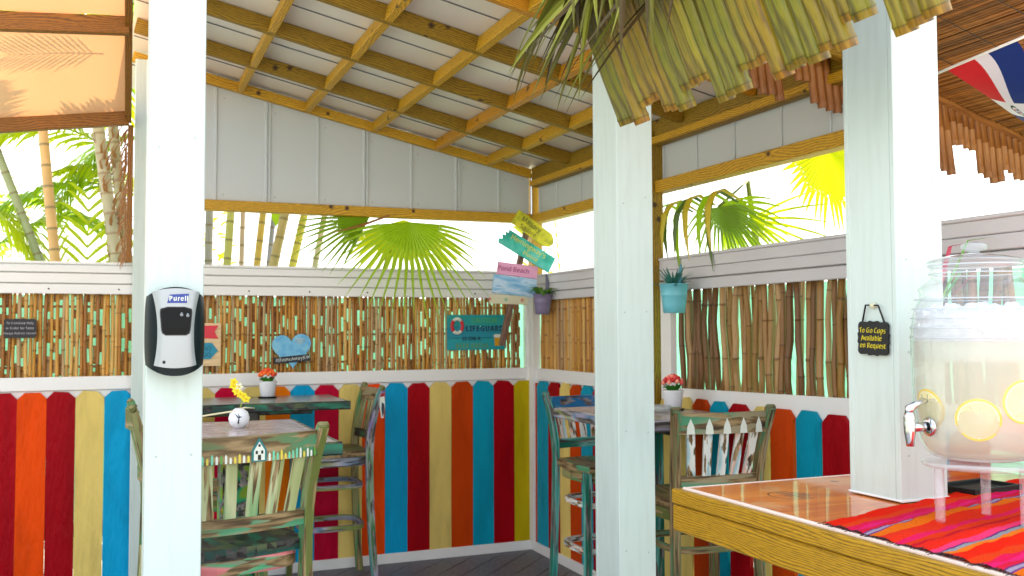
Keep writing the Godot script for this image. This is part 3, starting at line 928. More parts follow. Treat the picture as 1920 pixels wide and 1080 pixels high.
	for s in [[Vector3(0, .014, .06), Vector3(.2, .014, .008)], [Vector3(0, .014, -.06), Vector3(.2, .014, .008)], [Vector3(.096, .0135, 0), Vector3(.008, .013, .112)], [Vector3(-.096, .0135, 0), Vector3(.008, .013, .112)]]:
		var q := MB.new(); q.box(s[0], s[1], .002); part("rim", q, M.black, t)

# ------------------------------------------------------------------ furniture
func chair(label: String, pos: Vector3, turn: float, mats: Dictionary, w := .42, top := 1.13, deco := "") -> Node3D:
	var t := thing("bar_stool", label, "chair", pos, turn, "painted wooden bar stools at the tables")
	var hs := w * .44
	var seat := .765
	var zb := .19
	# rear posts: legs below, leaning stiles above
	var sp := func(s: int, y: float) -> Vector3:
		var k := clampf((y - seat) / (top - seat), 0, 1)
		var kd := clampf((seat - y) / seat, 0, 1)
		return Vector3(s * (hs + .028 * k * k + .012 * kd), y, zb + .055 * k * k + .012 * k + .035 * kd * kd)
	for s in [-1, 1]:
		var pts := []
		var a := []; var b := []
		for i in 14:
			var y := top * i / 13.0
			pts.append(sp.call(s, y)); a.append(.03); b.append(.04 if y < seat else .046 - .01 * (y - seat) / (top - seat))
		var mb := MB.new(); mb.sweep(pts, Vector3.RIGHT, a, b, roff())
		part("rear_post", mb, mats.post if s > 0 or not mats.has("post2") else mats.post2, t)
		var cap := MB.new(true)
		cap.tube([sp.call(s, top) + Vector3(-.015, 0, 0), sp.call(s, top) + Vector3(.015, 0, 0)], [.0165, .0165], 10)
		part("post_end", cap, mats.post, t)
		var fl := MB.new()
		fl.sweep([Vector3(s * hs * 1.06, 0, -.2), Vector3(s * hs, seat - .03, -.17)], Vector3.RIGHT, [.032, .036], [.032, .036], roff())
		part("front_leg", fl, mats.post, t)
	var arc := func(y: float, sag: float, h: float, th: float, inset: float, m: Material, called: String):
		var l: Vector3 = sp.call(-1, y); var r: Vector3 = sp.call(1, y)
		var pts := []
		for i in 11:
			var u := i / 10.0
			var p := (l + Vector3(inset, 0, 0)).lerp(r - Vector3(inset, 0, 0), u)
			p.z += sag * (1.0 - pow(2 * u - 1, 2)) 
			pts.append(p)
		var mb := MB.new(); mb.sweep(pts, Vector3.UP, [h], [th], roff())
		return part(called, mb, m, t)
	var crest: Node = arc.call(top - .052, .03, .082, .022, .012, mats.crest, "crest_rail")
	arc.call(seat + .075, .024, .05, .024, .01, mats.rail, "lower_rail")
	# slats
	for k in 5:
		var u := (k + .75) / 5.5 - .5
		u = (k - 2) / 5.3
		var lo: Vector3 = (sp.call(-1, seat + .095) as Vector3).lerp(sp.call(1, seat + .095), .5 + u * .88)
		var hi: Vector3 = (sp.call(-1, top - .085) as Vector3).lerp(sp.call(1, top - .085), .5 + u * .94)
		lo.z += .024 * (1 - pow(2 * u, 2)); hi.z += .03 * (1 - pow(2 * u, 2))
		var mid := lo.lerp(hi, .5)
		var mb := MB.new(); mb.sweep([lo, mid, hi], Vector3.RIGHT, [.036], [.011], roff())
		part("slat", mb, mats.slat, t)
	# seat: scooped slab with round corners
	var sb := MB.new(true)
	var nx := 12; var nz := 12
	var S := func(i: int, j: int, yy: float) -> Vector3:
		var u := 2.0 * i / nx - 1; var v := 2.0 * j / nz - 1
		var x := u * sqrt(1 - v * v * .16) * (hs + .018); var z := v * sqrt(1 - u * u * .16) * .205 - .012
		var sc := -.012 * (1 - u * u) * (1 - v * v) if yy > 0 else 0.0
		return Vector3(x, seat - .018 + yy + sc, z)
	for i in nx:
		for j in nz:
			sb.quad(S.call(i, j + 1, .018), S.call(i + 1, j + 1, .018), S.call(i + 1, j, .018), S.call(i, j, .018), Vector2(j + 1, i) * .035, Vector2(j + 1, i + 1) * .035, Vector2(j, i + 1) * .035, Vector2(j, i) * .035)
			sb.quad(S.call(i, j, -.018), S.call(i + 1, j, -.018), S.call(i + 1, j + 1, -.018), S.call(i, j + 1, -.018))
	sb.smooth(false)
	for i in nx:
		for e in [[i, 0, i + 1, 0], [i + 1, nz, i, nz], [0, i + 1, 0, i], [nx, i, nx, i + 1]]:
			sb.quad(S.call(e[2], e[3], -.018), S.call(e[0], e[1], -.018), S.call(e[0], e[1], .018), S.call(e[2], e[3], .018), Vector2(i + 1, 0) * .035, Vector2(i, 0) * .035, Vector2(i, 1) * .035, Vector2(i + 1, 1) * .035)
	part("seat", sb, mats.seat, t)
	# apron: bent band under the seat
	var ring := func(y: float, h: float, th: float, g: float, m: Material, called: String):
		var pts := []
		for i in 25:
			var an := TAU * i / 24.0
			var c := cos(an); var s := sin(an)
			pts.append(Vector3(signf(c) * pow(absf(c), .55) * (hs - g), y, signf(s) * pow(absf(s), .55) * (.185 - g)))
		var mb := MB.new(); mb.sweep(pts, Vector3.UP, [h], [th], roff())
		part(called, mb, m, t)
	ring.call(seat - .062, .05, .018, .0, mats.apron, "apron")
	ring.call(.56, .026, .014, .012, mats.ring, "upper_ring")
	ring.call(.33, .03, .016, .006, mats.ring, "foot_ring")
	# painted decoration on the outside of the crest rail
	if deco:
		var on := func(u: float, dy: float) -> Transform3D:
			var l: Vector3 = sp.call(-1, top - .052); var r: Vector3 = sp.call(1, top - .052)
			var p := l.lerp(r, u); p.z += .03 * (1 - pow(2 * u - 1, 2)) + .0113; p.y += dy
			return Transform3D(Basis.from_euler(Vector3(0, (2 * u - 1) * .24, 0)), p)
		if deco == "houses":
			for k in 30:
				var u := .05 + .9 * k / 29.0
				if absf(u - .5) < .055: continue
				var h := rng.randf_range(.018, .034)
				var mb := MB.new(); mb.prism(PackedVector2Array([Vector2(-.0035, 0), Vector2(.0035, 0), Vector2(.0035, h * .8), Vector2(0, h), Vector2(-.0035, h * .8)]), 0, .0012)
				part("painted_picket", mb, [M.pt_white, M.pt_green, M.pt_yellow, M.pt_mint][rng.randi() % 4], crest, on.call(u, -.04))
			var hb := MB.new(); hb.prism(PackedVector2Array([Vector2(-.025, 0), Vector2(.025, 0), Vector2(.025, .035), Vector2(0, .075), Vector2(-.025, .035)]), 0, .0015)
			part("painted_house", hb, M.pt_teal, crest, on.call(.5, -.04))
			var hw := MB.new(); hw.prism(PackedVector2Array([Vector2(-.018, 0.004), Vector2(.018, 0.004), Vector2(.018, .034), Vector2(0, .062), Vector2(-.018, .034)]), 0.0015, .0025)
			part("painted_house", hw, M.pt_white, crest, on.call(.5, -.04))
			for q in [[-.009, .024, .007, .01], [.009, .024, .007, .01], [0, .005, .01, .016], [0, .046, .007, .008]]:
				var wn := MB.new(); wn.box(Vector3(q[0], q[1] + q[3] / 2, .003), Vector3(q[2], q[3], .001), .0002)
				part("painted_window", wn, M.black, crest, on.call(.5, -.04))
		elif deco == "pickets":
			for k in 5:
				var u := .5 + (k - 2) / 5.3 * .98
				var mb := MB.new(); mb.prism(PackedVector2Array([Vector2(-.017, 0), Vector2(.017, 0), Vector2(.014, .03), Vector2(0, .062), Vector2(-.014, .03)]), 0, .0015)
				part("painted_picket", mb, M.pt_white, crest, on.call(u, -.041))
	return t

func table(label: String, x0: float, x1: float, z0: float, z1: float, h: float, top: Material, edge: Material, leg: Material):
	var t := thing("bar_table", label, "table", Vector3((x0 + x1) / 2, 0, (z0 + z1) / 2), 0, "painted wooden bar tables")
	var w := x1 - x0; var d := z1 - z0
	# planks side by side, then the worn edge round them
	var n := 5
	for k in n:
		var mb := MB.new()
		var ww := (d - .04) / n
		mb.beam(w - .04, .03, ww - .001, .0015, roff(), Transform3D(Basis(), Vector3(0, h - .015, -d / 2 + .02 + ww * (k + .5))))
		part("plank", mb, top, t)
	for s in [-1, 1]:
		var a := MB.new(); a.beam(w, .046, .0195, .006, roff(), Transform3D(Basis(), Vector3(0, h - .0235, s * (d / 2 - .01))))
		part("edge_strip", a, edge, t)
		var b := MB.new(); b.box(Vector3(s * (w / 2 - .01), h - .0235, 0), Vector3(.0195, .046, d - .041), .006, roff())
		part("edge_strip", b, edge, t)
	var c := MB.new(); c.box(Vector3(0, h / 2 - .02, 0), Vector3(.13, h - .06, .13), .006, roff())
	part("pedestal", c, leg, t)
	for s in 2:
		var b := MB.new()
		b.box(Vector3(0, .025 + .0 * s, 0), Vector3(.5, .05, .09) if s == 0 else Vector3(.09, .046, .5), .005, roff())
		part("foot", b, leg, t)
		var u := MB.new()
		u.box(Vector3(0, h - .06, 0), Vector3(w * .7, .05, .05) if s == 0 else Vector3(.05, .046, d * .7), .004, roff())
		part("top_support", u, M.worn_dark, t)

func furniture():
	M.pt_white = plain(C(214, 219, 206), .55)
	M.pt_green = plain(C(90, 150, 60), .5)
	M.pt_yellow = plain(C(214, 196, 70), .5)
	M.pt_mint = plain(C(110, 196, 160), .5)
	M.pt_teal = plain(C(20, 110, 110), .5)
	table("pale worn plank table with a round bud vase, nearest the left column", -2.47, -1.88, 1.68, 2.62, 1.07, M.table_top, M.worn_dark, M.worn_multi)
	table("dark green edged table against the back fence under the heart sign", -2.44, -1.41, .14, .73, 1.07, M.table_top_dark, M.worn_dark, M.worn_dark)
	table("grey table against the side fence between the two right hand stools", -.62, -.05, 1.62, 2.42, 1.07, M.table_top, M.worn_grey, M.worn_teal)
	chair("green stool with a painted house and pickets across its back rail", Vector3(-2.26, 0, 2.54), .26, {"post": M.worn_green, "crest": M.worn_brown, "rail": M.worn_brown, "slat": M.worn_pale, "seat": M.worn_dark, "apron": M.worn_pink, "ring": M.worn_green}, .46, 1.135, "houses")
	var c2 := chair("stool with a painted bird on its side post, right of the back table", Vector3(-1.43, 0, .29), PI / 2, {"post": M.worn_green, "post2": M.worn_mix, "crest": M.worn_brown, "rail": M.worn_dark, "slat": M.worn_pale, "seat": M.worn_brown, "apron": M.worn_grey, "ring": M.worn_grey}, .4, 1.12)
	bird(c2)
	chair("turquoise stool left of the middle column, facing the camera", Vector3(-.22, 0, 1.4), PI, {"post": M.worn_teal, "crest": M.worn_blue, "rail": M.worn_teal, "slat": M.worn_white, "seat": M.worn_brown, "apron": M.worn_green, "ring": M.worn_white}, .42, 1.1)
	chair("stool with white picket shaped slats behind the bar corner", Vector3(-.33, 0, 2.42), -.1, {"post": M.worn_brown, "crest": M.worn_brown, "rail": M.worn_brown, "slat": M.worn_white, "seat": M.worn_brown, "apron": M.worn_green, "ring": M.worn_brown}, .42, 1.13, "pickets")
	chair("green stool almost hidden behind the left column", Vector3(-2.275, 0, 1.4), -PI / 2, {"post": M.worn_green, "crest": M.worn_green, "rail": M.worn_green, "slat": M.worn_pale, "seat": M.worn_brown, "apron": M.worn_green, "ring": M.worn_brown}, .42, 1.13)

# a small woodpecker painted on the outer face of the near post
func bird(t: Node3D):
	var q := Transform3D(Basis(Vector3(0, 0, 1), Vector3.UP, Vector3(-1, 0, 0)), Vector3(-.232, 1.05, .252))
	var body := MB.new(); body.prism(PackedVector2Array([Vector2(-.015, .02), Vector2(.012, .025), Vector2(.016, -.03), Vector2(.006, -.1), Vector2(-.006, -.1), Vector2(-.016, -.03)]), 0, .0012)
	part("painted_bird", body, M.pt_white, t, q)
	var wing := MB.new(); wing.prism(PackedVector2Array([Vector2(-.004, -.01), Vector2(.012, -.02), Vector2(.01, -.07), Vector2(0, -.095), Vector2(-.006, -.05)]), .0012, .0022)
	part("painted_wing", wing, plain(C(30, 44, 60), .5), t, q)
	var crest := MB.new(); crest.prism(PackedVector2Array([Vector2(-.014, .02), Vector2(.012, .024), Vector2(.008, .042), Vector2(-.008, .04)]), .0012, .0022)
	part("painted_crest", crest, plain(C(150, 20, 30), .5), t, q)

# ------------------------------------------------------------------ signs
func rounded(w: float, h: float, r: float, wave := 0.0) -> PackedVector2Array:
	var p := PackedVector2Array()
	for c in [[1, 1, 0], [-1, 1, 1], [-1, -1, 2], [1, -1, 3]]:
		for k in 6:
			var an: float = PI / 2 * (c[2] + k / 5.0)
			p.append(Vector2(c[0] * (w / 2 - r) + cos(an) * r, c[1] * (h / 2 - r) + sin(an) * r))
		if wave > 0:
			var a := p[-1]
			var nx: Array = {0: [-1, 1], 1: [-1, -1], 2: [1, -1], 3: [1, 1]}[c[2]]
			var nextc := [Vector2(-(w / 2 - r), h / 2), Vector2(-w / 2, -(h / 2 - r)), Vector2(w / 2 - r, -h / 2), Vector2(w / 2, h / 2 - r)]
			var b: Vector2 = nextc[c[2]]
			var nrm: Vector2 = [Vector2(0, 1), Vector2(-1, 0), Vector2(0, -1), Vector2(1, 0)][c[2]]
			for k in range(1, 12):
				var u := k / 12.0
				p.append(a.lerp(b, u) - nrm * wave * (sin(u * TAU * 2 - PI / 2) * .5 + .5) * -1.0 * (1 if absf(u - .5) < .2 else -.5))
	return p

func signs():
	# lifeguard board
	var s := thing("beach_sign", "turquoise lifeguard sign with a lifebuoy, hung on the bamboo screen", "sign", Vector3(-.413, 1.437, .0))
	s.rotation.z = .005
	var tq := [plain(C(16, 150, 160), .5), plain(C(14, 136, 156), .5), plain(C(20, 150, 150), .5)]
	for k in 3:
		var mb := MB.new(); mb.beam(.4, .0755, .014, .002, roff(), Transform3D(Basis(), Vector3(0, .0765 * (k - 1), .012)))
		part("plank", mb, tq[k], s)
	var navy := plain(C(8, 34, 66), .5); var grn := plain(C(84, 170, 40), .5); var olv := plain(C(110, 150, 40), .5)
	word("CAUTION", .032, grn, s, at(.055, .077, .02))
	word("LIFEGUARD", .037, navy, s, at(.06, .024, .02), 0, "Droid Sans", .9, true)
	word("IS ON A", .027, navy, s, at(-.035, -.042, .02), 0, "Droid Sans", 1, true)
	word("BEER BREAK", .032, olv, s, at(-.03, -.088, .02), 0, "Droid Sans", .9)
	var ring := MB.new(true)
	for k in 4:
		var r2 := MB.new(true); var pts := []; var rr := []
		for i in 7:
			var an: float = PI / 2 * k - PI / 4 + PI / 2 * i / 6.0
			pts.append(Vector3(cos(an) * .036, sin(an) * .046, 0)); rr.append(.011)
		r2.tube(pts, rr, 8)
		part("lifebuoy_segment", r2, plain(C(196, 24, 40), .5) if k % 2 == 0 else M.pt_white, s, at(-.133, .042, .022))
	var mug := MB.new(); mug.prism(PackedVector2Array([Vector2(-.02, -.03), Vector2(.02, -.03), Vector2(.022, .03), Vector2(-.022, .03)]), 0, .004)
	part("painted_mug", mug, plain(C(206, 150, 20), .4), s, at(.148, -.06, .02))
	var foam := MB.new(); foam.prism(rounded(.05, .022, .01), 0, .005)
	part("painted_foam", foam, M.pt_white, s, at(.146, -.025, .02))
	# heart
	var h := thing("heart_sign", "pale blue wooden heart with a dark ribbon, above the back table", "sign", Vector3(-1.606, 1.33, .0), 0)
	var hp := PackedVector2Array()
	for k in 40:
		var t := TAU * k / 40.0
		hp.append(Vector2(16 * pow(sin(t), 3), 13 * cos(t) - 5 * cos(2 * t) - 2 * cos(3 * t) - cos(4 * t)) * .0073)
	var hm := MB.new(); hm.prism(hp, 0, .014)
	part("heart", hm, textured(ntex(101, .02, [[0, C(84, 160, 208)], [.5, C(112, 184, 220)], [1, C(140, 196, 214)]], 4, 256), Vector3(3, 3, 1), .5), h, at(0, .012, .01, 0, .06))
	var rb := MB.new(); rb.beam(.215, .04, .006, .001)
	part("ribbon", rb, plain(C(14, 24, 40), .5), h, at(.0, -.05, .026, 0, .09))
	word("#HomeAwayKW", .02, M.pt_white, h, at(.006, -.05, .03, 0, .09), .25, "Droid Serif", .98)
	for k in 3:
		var wa := MB.new(true); var pts := []; var rr := []
		for i in 9:
			var an := PI / 4 + PI / 2 * i / 8.0
			pts.append(Vector3(cos(an), sin(an), 0) * (.014 + .014 * k)); rr.append(.003)
		wa.tube(pts, rr, 6)
		part("painted_wave", wa, plain(C(190, 190, 190), .6), h, at(.05, .03, .025, 0, .06))
	# black boards
	var b := thing("chalkboard_sign", "small black chalkboard on the bamboo at far left", "sign", Vector3(-3.078, 1.47, .0))
	var bm := MB.new(); bm.prism(rounded(.16, .104, .012, .003), 0, .01)
	part("board", bm, M.black, b)
	var chalk := plain(C(196, 190, 200), .9)
	word("To Continue Only", .013, chalk, b, at(0, .028, .0105), .2, "Droid Sans", .85)
	word("in Order for Table", .013, chalk, b, at(0, -.0, .0105), .2, "Droid Sans", .85)
	word("Always Remain Seated", .012, chalk, b, at(0, -.028, .0105), .2, "Droid Sans", .8)
	# board with a red pennant and a blue fish
	var fsh := thing("fish_sign", "pale board with red pennant and blue fish shape, beside the gel dispenser", "sign", Vector3(-2.09, 1.372, .0))
	for k in 3:
		var mb := MB.new(); mb.beam(.2, .0835, .012, .002, roff(), Transform3D(Basis(), Vector3(-.03, .0845 * (k - 1), .008)))
		part("plank", mb, textured(ntex(103, .02, [[0, C(196, 160, 110)], [.5, C(222, 190, 144)], [1, C(232, 204, 160)]], 4, 256), Vector3(1, 6, 1), .6), fsh)
	var pn := MB.new(); pn.prism(PackedVector2Array([Vector2(-.13, .11), Vector2(.056, .112), Vector2(.034, .075), Vector2(.056, .034), Vector2(-.13, .04)]), 0, .004)
	part("pennant", pn, plain(C(214, 40, 60), .5), fsh, at(0, 0, .0145))
	var fi := MB.new(); fi.prism(PackedVector2Array([Vector2(-.13, .01), Vector2(.02, .01), Vector2(.054, -.036), Vector2(.012, -.085), Vector2(-.13, -.085)]), 0, .004)
	part("fish_shape", fi, plain(C(10, 136, 166), .5), fsh, at(0, 0, .0145))
	word("HO", .026, plain(C(8, 60, 84), .5), fsh, at(-.008, -.024, .019))
	word("GO", .026, plain(C(8, 60, 84), .5), fsh, at(-.008, -.06, .019))
	# stack of beach direction boards on a driftwood post
	var d := thing("direction_signpost", "driftwood post with five painted direction boards in the fence corner", "signpost", Vector3(-.395, 1.355, .28))
	board("post", Vector3(.055, 0.0, .0), Vector3(.24, .78, .0), .045, .03, textured(ntex(104, .03, [[0, C(90, 64, 50)], [1, C(136, 106, 88)]], 4, 256), Vector3(1, 6, 1), .8), d, Vector3.FORWARD)
	var ink := plain(C(60, 60, 16), .6)
	# yellow
	var ym := MB.new(); ym.prism(PackedVector2Array([Vector2(-.15, -.045), Vector2(.11, -.05), Vector2(.15, -.03), Vector2(.165, 0), Vector2(.15, .03), Vector2(.12, .05), Vector2(-.15, .055)]), 0, .014)
	var yb := Transform3D(Basis.from_euler(Vector3(0, 0, -.56)), Vector3(.262, .735, .022))
	var yb_ := part("board", ym, textured(ntex(105, .015, [[0, C(150, 150, 20)], [.5, C(206, 200, 30)], [1, C(226, 214, 50)]], 4, 256), Vector3(3, 3, 1), .6), d, yb)
	word("Mallory", .034, ink, yb_, at(-.03, .02, .0145), .15)
	word("Square", .03, ink, yb_, at(-.03, -.026, .0145), .15)
	# teal, ragged left end
	var tm := MB.new(); tm.prism(PackedVector2Array([Vector2(-.2, -.055), Vector2(.19, -.055), Vector2(.19, .05), Vector2(-.175, .055), Vector2(-.165, .035), Vector2(-.19, .03), Vector2(-.175, .012), Vector2(-.2, .006), Vector2(-.185, -.018), Vector2(-.21, -.028)]), 0, .014)
	var tb := Transform3D(Basis.from_euler(Vector3(0, 0, -.49)), Vector3(.217, .6, .04))
	var tb_ := part("board", tm, textured(ntex(106, .012, [[0, C(10, 140, 120)], [.5, C(50, 180, 160)], [1, C(120, 206, 196)]], 4, 256), Vector3(2, 2, 1), .6), d, tb)
	word("Hemingway's", .034, plain(C(210, 206, 60), .6), tb_, at(-.01, .022, .0145), .15)
	word("House", .03, plain(C(210, 206, 60), .6), tb_, at(.03, -.026, .0145), .15)
	# pink and blue
	var pb := Transform3D(Basis.from_euler(Vector3(0, 0, -.1)), Vector3(.155, .475, .02))
	var pm := MB.new(); pm.beam(.275, .08, .014, .002)
	var pb_ := part("board", pm, plain(C(226, 160, 192), .6), d, pb)
	word("Pond Beach", .031, plain(C(150, 60, 110), .6), pb_, at(-.03, .0, .0085), .1)
	var bb := Transform3D(Basis.from_euler(Vector3(0, 0, -.1)), Vector3(.135, .375, .022))
	var bm2 := MB.new(); bm2.beam(.295, .118, .014, .002)
	part("board", bm2, textured(ntex(107, .014, [[0, C(90, 150, 200)], [.45, C(140, 190, 222)], [.7, C(200, 220, 236)], [1, C(90, 160, 210)]], 4, 256), Vector3(1.2, 6, 1), .6), d, bb)
	var cb := Transform3D(Basis.from_euler(Vector3(0, 0, -.03)), Vector3(.095, .288, .018))
	var cm := MB.new(); cm.beam(.26, .058, .012, .002)
	var cb_ := part("board", cm, plain(C(212, 208, 176), .6), d, cb)
	for k in 3:
		var st := MB.new()
		var sp := PackedVector2Array()
		for i in 10: sp.append(Vector2.from_angle(TAU * i / 10 + PI / 2) * (.014 if i % 2 == 0 else .006))
		st.prism(sp, 0, .002)
		part("painted_star", st, plain([C(196, 110, 100), C(120, 190, 160), C(206, 120, 100)][k], .6), cb_, at(-.13 + .11 * k, 0, .0065))
	# tag on the right column
	var g := thing("chalkboard_tag", "black scalloped chalkboard tag hanging from the column on the bar", "sign", Vector3(-.742, 1.39, 3.915), -PI / 2)
	# local x runs towards the camera, local z faces the room
	var tgm := MB.new(); tgm.prism(rounded(.108, .088, .012, .0035), 0, .006)
	part("board", tgm, plain(C(14, 16, 18), .6), g, at(0, .035, .0025, 0, -.03))
	var cd := MB.new(true); cd.tube([Vector3(-.04, .078, .005), Vector3(-.026, .124, .006), Vector3(.022, .122, .008), Vector3(.04, .076, .005)], [.0025, .0025, .0025, .0025], 6)
	part("cord", cd, M.black, g)
	var hk := MB.new(true); hk.lathe([Vector2(0, .012), Vector2(.006, .011), Vector2(.008, .0)], 12, Transform3D(Basis(Vector3.RIGHT, PI / 2), Vector3(0, .122, .001)))
	part("hook", hk, plain(C(206, 204, 170), .3), g)
	var yl := plain(C(206, 190, 40), .8)
	word("To Go Cups", .014, yl, g, at(0, .054, .0092, 0, -.03), .3, "Droid Sans", .95)
	word("Available", .014, yl, g, at(-.004, .034, .0092, 0, -.03), .3, "Droid Sans", .95)
	word("on Request", .014, yl, g, at(.0, .014, .0092, 0, -.03), .3, "Droid Sans", .95)

# ------------------------------------------------------------------ pots
func flower_pot(label: String, pos: Vector3, cols: Array):
	var t := thing("flower_pot", label, "flower pot", pos, 0, "white pots of artificial flowers on tables")
	var s := MB.new(true); s.lathe([Vector2(0, 0), Vector2(.05, 0), Vector2(.056, .006), Vector2(.05, .008), Vector2(0, .006)], 20)
	part("saucer", s, M.black_gloss, t)
	var p := MB.new(true); p.lathe([Vector2(0, .007), Vector2(.036, .007), Vector2(.04, .012), Vector2(.05, .088), Vector2(.052, .092), Vector2(.049, .094), Vector2(.045, .08), Vector2(0, .078)], 24)
	part("pot", p, M.pot_white, t)
	var lf := MB.new()
	for k in 46:
		var an := rng.randf() * TAU
		var b := Vector3(cos(an) * .02, .085, sin(an) * .02)
		var e := Vector3(cos(an) * rng.randf_range(.035, .056), rng.randf_range(.095, .122), sin(an) * rng.randf_range(.035, .056))
		lf.blade([b, b.lerp(e, .6) + Vector3(0, .012, 0), e], [.006, .014, .001], Vector3(-sin(an), 0, cos(an)), .3)
	part("leaves", lf, leafmat(C(50, 120, 30), Color(.05, .12, .02)), t).set_meta("kind", "stuff")
	for k in 26:
		var an := k * 2.4; var r := .043 * sqrt((k + .5) / 26.0)
		var base := Vector3(cos(an) * r, .112 + .042 * (1 - pow(r / .05, 2)), sin(an) * r)
		var bl := MB.new(true)
		bl.lathe([Vector2(0, -.008), Vector2(.009, -.002), Vector2(.0115, .006), Vector2(.007, .014), Vector2(0, .018)], 8, Transform3D(Basis.from_euler(Vector3(sin(an) * r * 14, 0, -cos(an) * r * 14)), base))
		part("bloom", bl, cols[k % cols.size()], t)

func pots():
	var rd := plain(C(226, 60, 24), .45); var od := plain(C(244, 110, 30), .45); var pk := plain(C(236, 84, 80), .45); var pk2 := plain(C(250, 150, 130), .45); var rr := plain(C(206, 24, 30), .45)
	flower_pot("white pot of orange flowers on the back table", Vector3(-1.79, 1.071, .3), [rd, od, od])
	flower_pot("white pot of coral pink flowers on the side fence table", Vector3(-.16, 1.071, 1.99), [pk, pk2, rr])
	var dish := thing("glass_ashtray", "small clear glass dish beside the coral flowers on the side table", "ashtray", Vector3(-.27, 1.071, 2.05))
	var dm := MB.new(true); dm.lathe([Vector2(0, .004), Vector2(.04, .004), Vector2(.05, .03), Vector2(.054, .03), Vector2(.048, .0), Vector2(0, 0)], 20)
	part("bowl", dm, glassmat(C(210, 220, 222), .25), dish)
	# bud vase
	var v := thing("bud_vase", "round white bud vase with yellow orchid blooms on the front table", "vase", Vector3(-2.149, 1.071, 1.98))
	var vm := MB.new(true); vm.lathe([Vector2(0, 0), Vector2(.022, 0), Vector2(.037, .018), Vector2(.041, .038), Vector2(.034, .06), Vector2(.018, .073), Vector2(.014, .076), Vector2(.012, .07), Vector2(0, .06)], 24)
	part("ball", vm, M.pot_white, v)
	var tr := MB.new(true)
	tr.tube([Vector3(-.008, .018, .0385), Vector3(-.006, .034, .0408), Vector3(-.004, .05, .0385)], [.003, .0022, .0012], 6)
	for k in 9:
		var q := Vector3(-.006 + rng.randf_range(-.016, .018), .046 + rng.randf_range(-.008, .012), 0)
		q.z = sqrt(maxf(.041 * .041 - q.x * q.x - pow(q.y - .038, 2), 0)) + .0005
		tr.tube([Vector3(-.005, .04, .0408), q], [.0013, .0008], 5)
	part("painted_tree", tr, plain(C(30, 50, 54), .5), v)
	var sm := MB.new(true)
	sm.tube([Vector3(.0, .065, 0), Vector3(.012, .1, 0), Vector3(-.002, .14, 0), Vector3(-.02, .175, .0)], [.0028, .0024, .002, .0016], 6)
	part("stem", sm, plain(C(150, 170, 70), .5), v)
	var yel := leafmat(C(250, 230, 40), Color(.5, .45, .05)); var wht := leafmat(C(244, 240, 200), Color(.4, .4, .3))
	for b in [[-.022, .18], [-.002, .16], [-.012, .143], [.014, .122], [.026, .112], [.002, .132], [-.024, .165]]:
		var bm := MB.new()
		for k in 5:
			var an: float = TAU * k / 5 + b[0] * 60
			var dr := Vector3(cos(an), sin(an), .35)
			bm.blade([Vector3.ZERO, dr * .009, dr * .017 + Vector3(0, 0, -.003)], [.004, .013, .003], Vector3(-sin(an), cos(an), 0), .2)
		part("bloom", bm, yel if b[1] != .16 else wht, v, at(b[0], b[1] - .0, .008))
		var cc := MB.new(true); cc.lathe([Vector2(0, -.004), Vector2(.004, 0), Vector2(0, .005)], 8)
		part("bloom_centre", cc, plain(C(240, 190, 20), .5), v, at(b[0], b[1], .013))
	var tw := MB.new(true)
	tw.tube([Vector3(-.2, .04, .0), Vector3(-.12, .052, .0), Vector3(-.03, .064, .01), Vector3(.02, .078, .01), Vector3(.06, .074, .0)], [.004, .0035, .0035, .003, .001], 6)
	part("dry_leaf", tw, plain(C(224, 216, 176), .6), v)
	# hanging buckets
	var bk := thing("hanging_bucket", "aqua metal bucket with spiky succulents hung on the wooden side post", "plant pot", Vector3(-.12, 1.53, 1.945))
	bucket(bk, plain(C(110, 192, 206), .35), .052, .068, .135)
	var sp := MB.new()
	for k in 40:
		var an := rng.randf() * TAU; var l := rng.randf_range(.07, .15); var el := rng.randf_range(.15, 1.1)
		var dr := Vector3(cos(an) * cos(el), sin(el), sin(an) * cos(el))
		var b := Vector3(cos(an) * .015, .12, sin(an) * .015)
		sp.blade([b, b + dr * l * .5, b + dr * l + Vector3(0, -.015, 0)], [.016, .013, .001], Vector3(-sin(an), 0, cos(an)), .4)
	part("succulent", sp, leafmat(C(56, 120, 110), Color(.06, .14, .1)), bk).set_meta("kind", "stuff")
	var lf := MB.new(); lf.blade([Vector3(.0, .1, .04), Vector3(.0, .17, .055), Vector3(0, .23, .065)], [.02, .026, .012], Vector3(.3, 0, 1), .25)
	part("leaf", lf, leafmat(C(70, 140, 160), Color(.05, .12, .12)), bk)
	var pb := thing("hanging_bucket", "purple metal bucket with a trailing green plant in the fence corner", "plant pot", Vector3(-.075, 1.55, .32))
	bucket(pb, plain(C(128, 118, 150), .4), .045, .061, .125)
	var lv := MB.new()
	for k in 26:
		var an := rng.randf() * TAU; var l := rng.randf_range(.05, .13)
		var dr := Vector3(cos(an), rng.randf_range(.1, .9), sin(an)).normalized()
		var b := Vector3(cos(an) * .02, .115, sin(an) * .02)
		lv.blade([b, b + dr * l * .65 + Vector3(0, .02, 0), b + dr * l * 1.25 + Vector3(0, -.02, 0)], [.008, .034, .001], Vector3(-sin(an), 0, cos(an)), .2)
	part("foliage", lv, leafmat(C(80, 130, 40), Color(.12, .2, .04)), pb).set_meta("kind", "stuff")
	var hg := MB.new(true); hg.tube([Vector3(.05, .1, -.03), Vector3(.055, .2, -.04), Vector3(.05, .26, -.05)], [.012, .014, .006], 6)
	part("hanger", hg, plain(C(110, 106, 130), .4), pb)
	# pink leaved plant on the fence behind the jar
	var cp := thing("hanging_bucket", "pink and green leaved potted plant on the fence behind the drink dispenser", "plant pot", Vector3(-.12, 1.36, 3.5))
	bucket(cp, plain(C(190, 186, 196), .4), .04, .055, .1)
